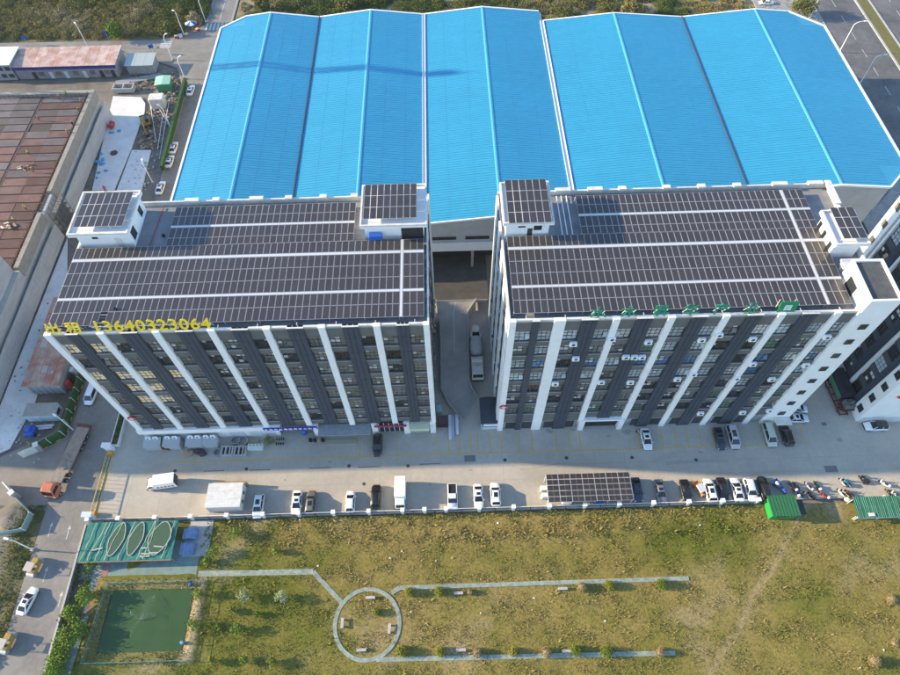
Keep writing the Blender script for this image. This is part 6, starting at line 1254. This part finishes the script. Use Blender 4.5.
scrub('tangled green and brown scrub beyond the road at the top left', (-160, -76), (194.5, 228), 1500, lambda x, y: (y > 195.2 + np.clip((x + 88) * .6, 0, 8)) & (x < -77), 31)
scrub('green bushes behind the left half of the blue roof', (-65, 36), (174, 222), 1000, lambda x, y: (y > 176 + np.clip((-50 - x) * 1.4, 0, 20)) & ((x < 26) | (y > 178)), 41, tan=.35)
scrub('dry brown and green bushes behind the right half of the blue roof', (36, 102), (172, 222), 420, lambda x, y: ((x < 46) | ((x > 54) & (x < 66)) | (x > 88) | (y > 196)) & (y > 174), 51, tan=.8)
# distinct trees standing out of the scrub
for px, py, h, s_, dr, n_, lb, di in ((115, 32, 4.5, 1.9, .12, 2600, 'bright green tree at the edge of the scrub beside the top road', 0), (195, 20, 3.6, 1.5, .9, 2000, 'straw coloured tree at the junction stalls', .55), (179, 12, 3.2, 1.4, .65, 900, 'yellowing banana plant in the scrub near the junction', 0), (803, 8, 5, 2.6, .35, 3200, 'green tree at the top right corner of the blue roof', 0), (630, 10, 4.2, 2.2, .6, 2400, 'yellow green tree behind the blue roof right of centre', .1), (168, 30, 3.4, 1.6, .2, 1600, 'green tree behind the roadside stalls', 0), (262, 6, 4, 2.0, .2, 2200, 'dark green tree behind the left end of the blue roof', 0), (345, 4, 4, 2.2, .55, 2200, 'olive tree behind the left part of the blue roof', 0)):
    sapling(px, py, h, s_, dr, lb, n_, .32, 'scrub_tree', 'tree', 'trees standing out of the scrub', -.1, di)
weeds('weeds', 'scrubby strip beside the main road at the right', (104, 121), (160, 215), 2500, .1, .25, 1.0, .4, lambda x, y: y > 185)

# ================================================================== clutter along the left office front
for k, px in enumerate((158, 177, 199.5, 214.5)):
    x, y = at(px, 447, 0); w_ = 1.55 if k < 3 else 1.3; t = thing('dock_box', ('first', 'second', 'third', 'fourth and smallest')[k] + ' grey lean-to box from the left along the left office front', 'lean-to', (x - .4, 53.1, .02), 0, 'lean-to boxes along the left office')
    obj('wall', MB().box(-w_, w_, -.5, 1.35, 0, 1.9), mat('ribbed_sheet', (.42, .44, .44), .6, (.36, .38, .38), 2), t); obj('roof', MB().loft([[(a, -.65, 1.95), (a, 1.35, 2.3), (a, 1.35, 2.38), (a, -.65, 2.03)] for a in (-w_ - .15, w_ + .15)]), mat('dark_grey_sheet', (.36, .38, .385), .6), t)
    for a in (-.7, .7): o = link('air_conditioner', acm, t, (a, 1.2, 2.4)); link('fan_grille', fanm, o)
x, y = at(193, 443); t = thing('blue_stack', 'stack of blue crates before the third lean-to box', 'crates', (x, y, .02))
for k in range(5): obj('crate', MB().bev(-.6 + .35 * (k % 2), .3 + .35 * (k % 2), -.5, .4, .32 * k, .32 * k + .3, .03), M_BLUEP, t)
for k, (px, py, c) in enumerate(((190, 453, M_WOOD), (199, 452, mat('dark_bundle', (.07, .05, .06), .9)), (203, 454, MATS['dark_bundle']))):
    x, y = at(px, py); tag(obj('scrap_heap', MB().ell((x, y, .3), .9, .7, .6, 9, 6, jit=.22), c), ('brown', 'dark', 'right dark')[k] + ' scrap heap on the shaded yard below the lean-to boxes', 'heap', 'scrap heaps')
for k, (px, py) in enumerate(((228, 452), (241, 452))):
    x, y = at(px, py); t = thing('slotted_block', ('left' if k == 0 else 'right') + ' pale concrete block with three dark slots', 'block', (x, y, .02), 0, 'slotted concrete blocks')
    for a in (-1.15, -.35, .45, 1.0): obj('rib', MB().box(a - .06, a + .22, -.8, .8, 0, .75), M_SLAB, t)
    obj('end_wall', MB().box(-1.25, 1.25, .8, 1.0, 0, .8), M_SLAB, t); obj('end_wall', MB().box(-1.25, 1.25, -1.0, -.8, 0, .8), M_SLAB, t); obj('floor', MB().box(-1.2, 1.2, -.8, .8, 0, .05), M_BLACK, t)
for k, (px, py, r) in enumerate(((218, 453, .8), (236, 441, .95), (243, 442, 1.1))):
    x, y = at(px, py); tag(obj('concrete_ring', MB().lathe([(r - .18, .02), (r, .02), (r, .7), (r - .18, .7), (r - .2, .1)], (x, y, 0), 18), M_GREYC), ('small flat', 'middle', 'largest')[k] + ' concrete ring on the shaded yard by the slotted blocks', 'ring', 'concrete rings')
x, y = at(256, 448); t = thing('pale_bench', 'pale green white trough right of the slotted blocks', 'trough', (x, y, .02)); obj('body', MB().bev(-1.5, 1.5, -.6, .6, 0, .8, .06), mat('pale_green_grp', (.55, .62, .55), .6), t)
for k in range(4): obj('hole', MB().box(-1.15 + k * .7, -.85 + k * .7, .2, .4, .8, .812), M_DFRAME, t)
x, y = at(254, 442); tag(obj('plywood_sheet', MB().prism([(x - 1.2, y - .5), (x + 1.0, y - .7), (x + 1.2, y + .5), (x - 1, y + .6)], .3, .36), M_WOOD), 'plywood sheet lying beside the concrete rings', 'plywood')
sapling(269, 441, 1.3, .9, .3, 'potted greenery at the left office front', 500, .12, 'potted_plant', 'plant', None, .02); x, y = at(281, 442); t = thing('bicycle_heap', 'heap of grey bicycles right of the potted greenery', 'bicycles', (x, y, .02))
for k in range(4):
    a = -.8 + k * .45
    for s_ in (-.5, .5): o = obj('wheel', MB().lathe([(.27, -.02), (.32, -.03), (.32, .03), (.27, .02)], (a, s_, .32), 10, 'x'), M_BLACK, t)
    obj('frame', MB().tube((a, -.5, .32), (a, .1, .8), .03, 4).tube((a, .1, .8), (a, .5, .32), .03, 4).tube((a - .25, .35, .95), (a + .25, .35, .95), .02, 4), M_STEEL, t)
for k, (px, c, lb) in enumerate(((311, M_BLACK, 'left black drum at the canopy edge'), (315.5, M_BLACK, 'second black drum at the canopy edge'), (319.5, M_WOOD, 'tan carton between the drums at the canopy edge'), (323.5, M_BLACK, 'right black drum at the canopy edge'))):
    x, y = at(px, 441); tag(obj('drum' if c is M_BLACK else 'carton', MB().lathe([(.35, .02), (.4, .4), (.35, .85), (.2, .86)], (x, y, 0), 12) if c is M_BLACK else MB().bev(x - .4, x + .4, y - .35, y + .35, .02, .7, .03), c), lb, 'drum' if c is M_BLACK else 'carton', 'drums by the canopy')
x, y = at(304.5, 434); t = thing('blue_barrel', 'blue barrel in the dark loading opening', 'barrel', (x, y, .02)); obj('body', MB().lathe([(.4, 0), (.48, .4), (.48, .9), (.4, 1.2)], (0, 0, 0), 12), M_BLUEP, t); obj('lid', MB().lathe([(.42, 1.2), (.42, 1.27), (.2, 1.29)], (0, 0, 0), 12), mat('sky_blue_lid', (.05, .35, .6), .5), t)
x, y = at(340, 442); tag(obj('kerb_slab', MB().bev(x - 3.4, x + 3.4, y - .6, y + .6, .02, .2, .04), mat('tan_concrete', (.36, .31, .23), .85)), 'tan concrete slab below the grey canopy', 'slab')

m = MB()
for px, py in ((402, 551), (318, 566), (390, 558), (534, 598), (436, 561), (605, 621), (411, 612), (498, 523), (481, 613), (884, 650), (860, 668), (300, 520), (295, 521), (700, 525), (640, 528)):
    x, y = at(px, py); m.ell((x, y, fieldz(x, y) + .06), random.uniform(.1, .25), random.uniform(.08, .2), .08, 6, 4, jit=.3)
stuff(obj('litter', m, M_WTRIM))['label'] = 'white scraps of litter scattered in the field grass'
struct('ground_cover', MB().prism([(-84, 4), (-77.4, 4), (-77.4, 41), (-79.5, 42)], -.38, -.06), mat('verge_soil', (.10, .10, .035), .95, (.17, .14, .08), .4))
# ================================================================== people
def person_mesh():
    V = [(0, 0, .95), (0, 0, 1.2), (0, .02, 1.42), (0, .02, 1.52), (0, .03, 1.64), (.11, 0, .9), (.13, .05, .5), (.13, 0, .06), (.13, .14, .03), (-.11, 0, .9), (-.14, -.06, .5), (-.14, -.14, .06), (-.14, 0, .03), (.2, 0, 1.40), (.28, .05, 1.12), (.22, .25, .98), (.22, .32, .95), (-.2, 0, 1.40), (-.28, .02, 1.1), (-.25, .15, .88), (-.25, .2, .82)]
    E_ = [(0, 1), (1, 2), (2, 3), (3, 4), (0, 5), (5, 6), (6, 7), (7, 8), (0, 9), (9, 10), (10, 11), (11, 12), (2, 13), (13, 14), (14, 15), (15, 16), (2, 17), (17, 18), (18, 19), (19, 20)]
    R_ = {0: .15, 1: .14, 2: .15, 3: .06, 4: .105, 5: .095, 6: .07, 7: .05, 8: .04, 9: .095, 10: .07, 11: .05, 12: .04, 13: .065, 14: .05, 15: .035, 16: .04, 17: .065, 18: .05, 19: .035, 20: .04}
    me = bpy.data.meshes.new('body'); me.from_pydata(V, E_, []); o = bpy.data.objects.new('body', me); COL.objects.link(o)
    md = o.modifiers.new('s', 'SKIN'); sd = o.modifiers.new('u', 'SUBSURF'); sd.levels = 1; sd.render_levels = 1
    for i, v in enumerate(me.skin_vertices[0].data): v.radius = (R_[i], R_[i]); v.use_root = i == 0
    bpy.context.view_layer.update(); out = bpy.data.meshes.new_from_object(o.evaluated_get(bpy.context.evaluated_depsgraph_get())); bpy.data.objects.remove(o); out.materials.clear(); out.materials.append(mat('work_clothes', (.05, .055, .08), .9)); return out
PM = person_mesh(); PV_ = MB().loft([rrect(.20, -.14, .15, 1.02, .08), rrect(.22, -.16, .17, 1.2, .08), rrect(.22, -.15, .17, 1.38, .08), rrect(.12, -.08, .1, 1.47, .05)]).mesh('vest', M_RED); PH = MB().lathe([(.14, 1.66), (.135, 1.72), (.1, 1.78), (.03, 1.80)], (0, .03, 0), 12).mesh('helmet', M_HAZ)
hv = {'green': mat('vest_lime', (.35, .7, .05), .7), 'red': mat('vest_red', (.6, .05, .04), .7), 'orange': mat('vest_orange', (.75, .2, .03), .7), 'dark': mat('vest_dark', (.03, .03, .035), .8), 'pink': mat('vest_pink', (.6, .2, .2), .7), 'yellow': mat('vest_yellow', (.65, .6, .08), .7)}
def person(px, py, z, col, label, deg=0, hel=True):
    x, y = at(px, py, z); t = thing('person', label, 'person', (x, y, z), math.radians(deg), 'people'); link('body', PM, t); o = link('vest', PV_, t); o.material_slots[0].link = 'OBJECT'; o.material_slots[0].material = hv[col]
    if hel: link('helmet', PH, t)
for i, (px, py, c, lb) in enumerate(((67, 95.5, 'green', 'worker in a lime vest at the top of the red formwork'), (61, 100.5, 'red', 'worker in a red top near the upper edge of the formwork'), (83, 104, 'red', 'worker in a red top beside the unfinished roof ledge'), (80.5, 113, 'dark', 'worker in dark clothes beside the unfinished roof ledge'), (40, 121, 'pink', 'worker in a pinkish top on the long beam of the formwork'), (74, 126.5, 'dark', 'worker in dark clothes lower along the unfinished roof ledge'), (69, 135, 'pink', 'worker in a pinkish top by the ledge, halfway along'), (30, 155, 'green', 'worker in a lime vest in the middle of the formwork'), (34.5, 173, 'orange', 'worker in an orange vest low on the formwork'), (27, 210, 'yellow', 'worker in a yellow green vest near the scaffold'), (16, 222, 'yellow', 'worker in a yellow vest by the pale debris on the formwork'))):
    person(px, py, 7.95, c, lb, 50 * i)
person(32.5, 446, 0, 'green', 'person in lime vest in the fenced site corner', 40); person(107, 193, 42.1, 'red', 'person in red on the stair house roof edge of the left office', 10, False); person(118, 313, 38.0, 'dark', 'person in black standing in the gap of the left roof panels', 200, False)
for px, py, z, lb in ((24, 168, 7.9, 'upper'), (8, 227, 7.9, 'lower')):
    x, y = at(px, py, z); t = thing('debris_pile', lb + ' pale debris pile on the red formwork', 'debris', (x, y, z), 0, 'debris on the formwork')
    for k in range(9): o = obj('offcut', MB().obox((random.uniform(-1.6, 1.6), random.uniform(-1, 1)), random.uniform(0, 3), random.uniform(.5, 1.6), random.uniform(.2, .6), .0 + .05 * k, .12 + .05 * k), random.choice([M_OFFW, M_WOOD, M_PLY]), t)

# ------------------------------------------------------------------ light haze in the air
hz = MB().box(-1600, 1600, -1000, 2300, -2.6, 124.0)
hm = bpy.data.materials.new('haze'); hm.use_nodes = True; hn = hm.node_tree; hn.nodes.clear()
ho = hn.nodes.new('ShaderNodeOutputMaterial'); hv_ = hn.nodes.new('ShaderNodeVolumePrincipled'); hv_.inputs['Color'].default_value = (.86, .92, 1.0, 1); hv_.inputs['Density'].default_value = 0.00007; hv_.inputs['Anisotropy'].default_value = .2
hn.links.new(hv_.outputs[0], ho.inputs['Volume']); stuff(obj('haze', hz, hm))
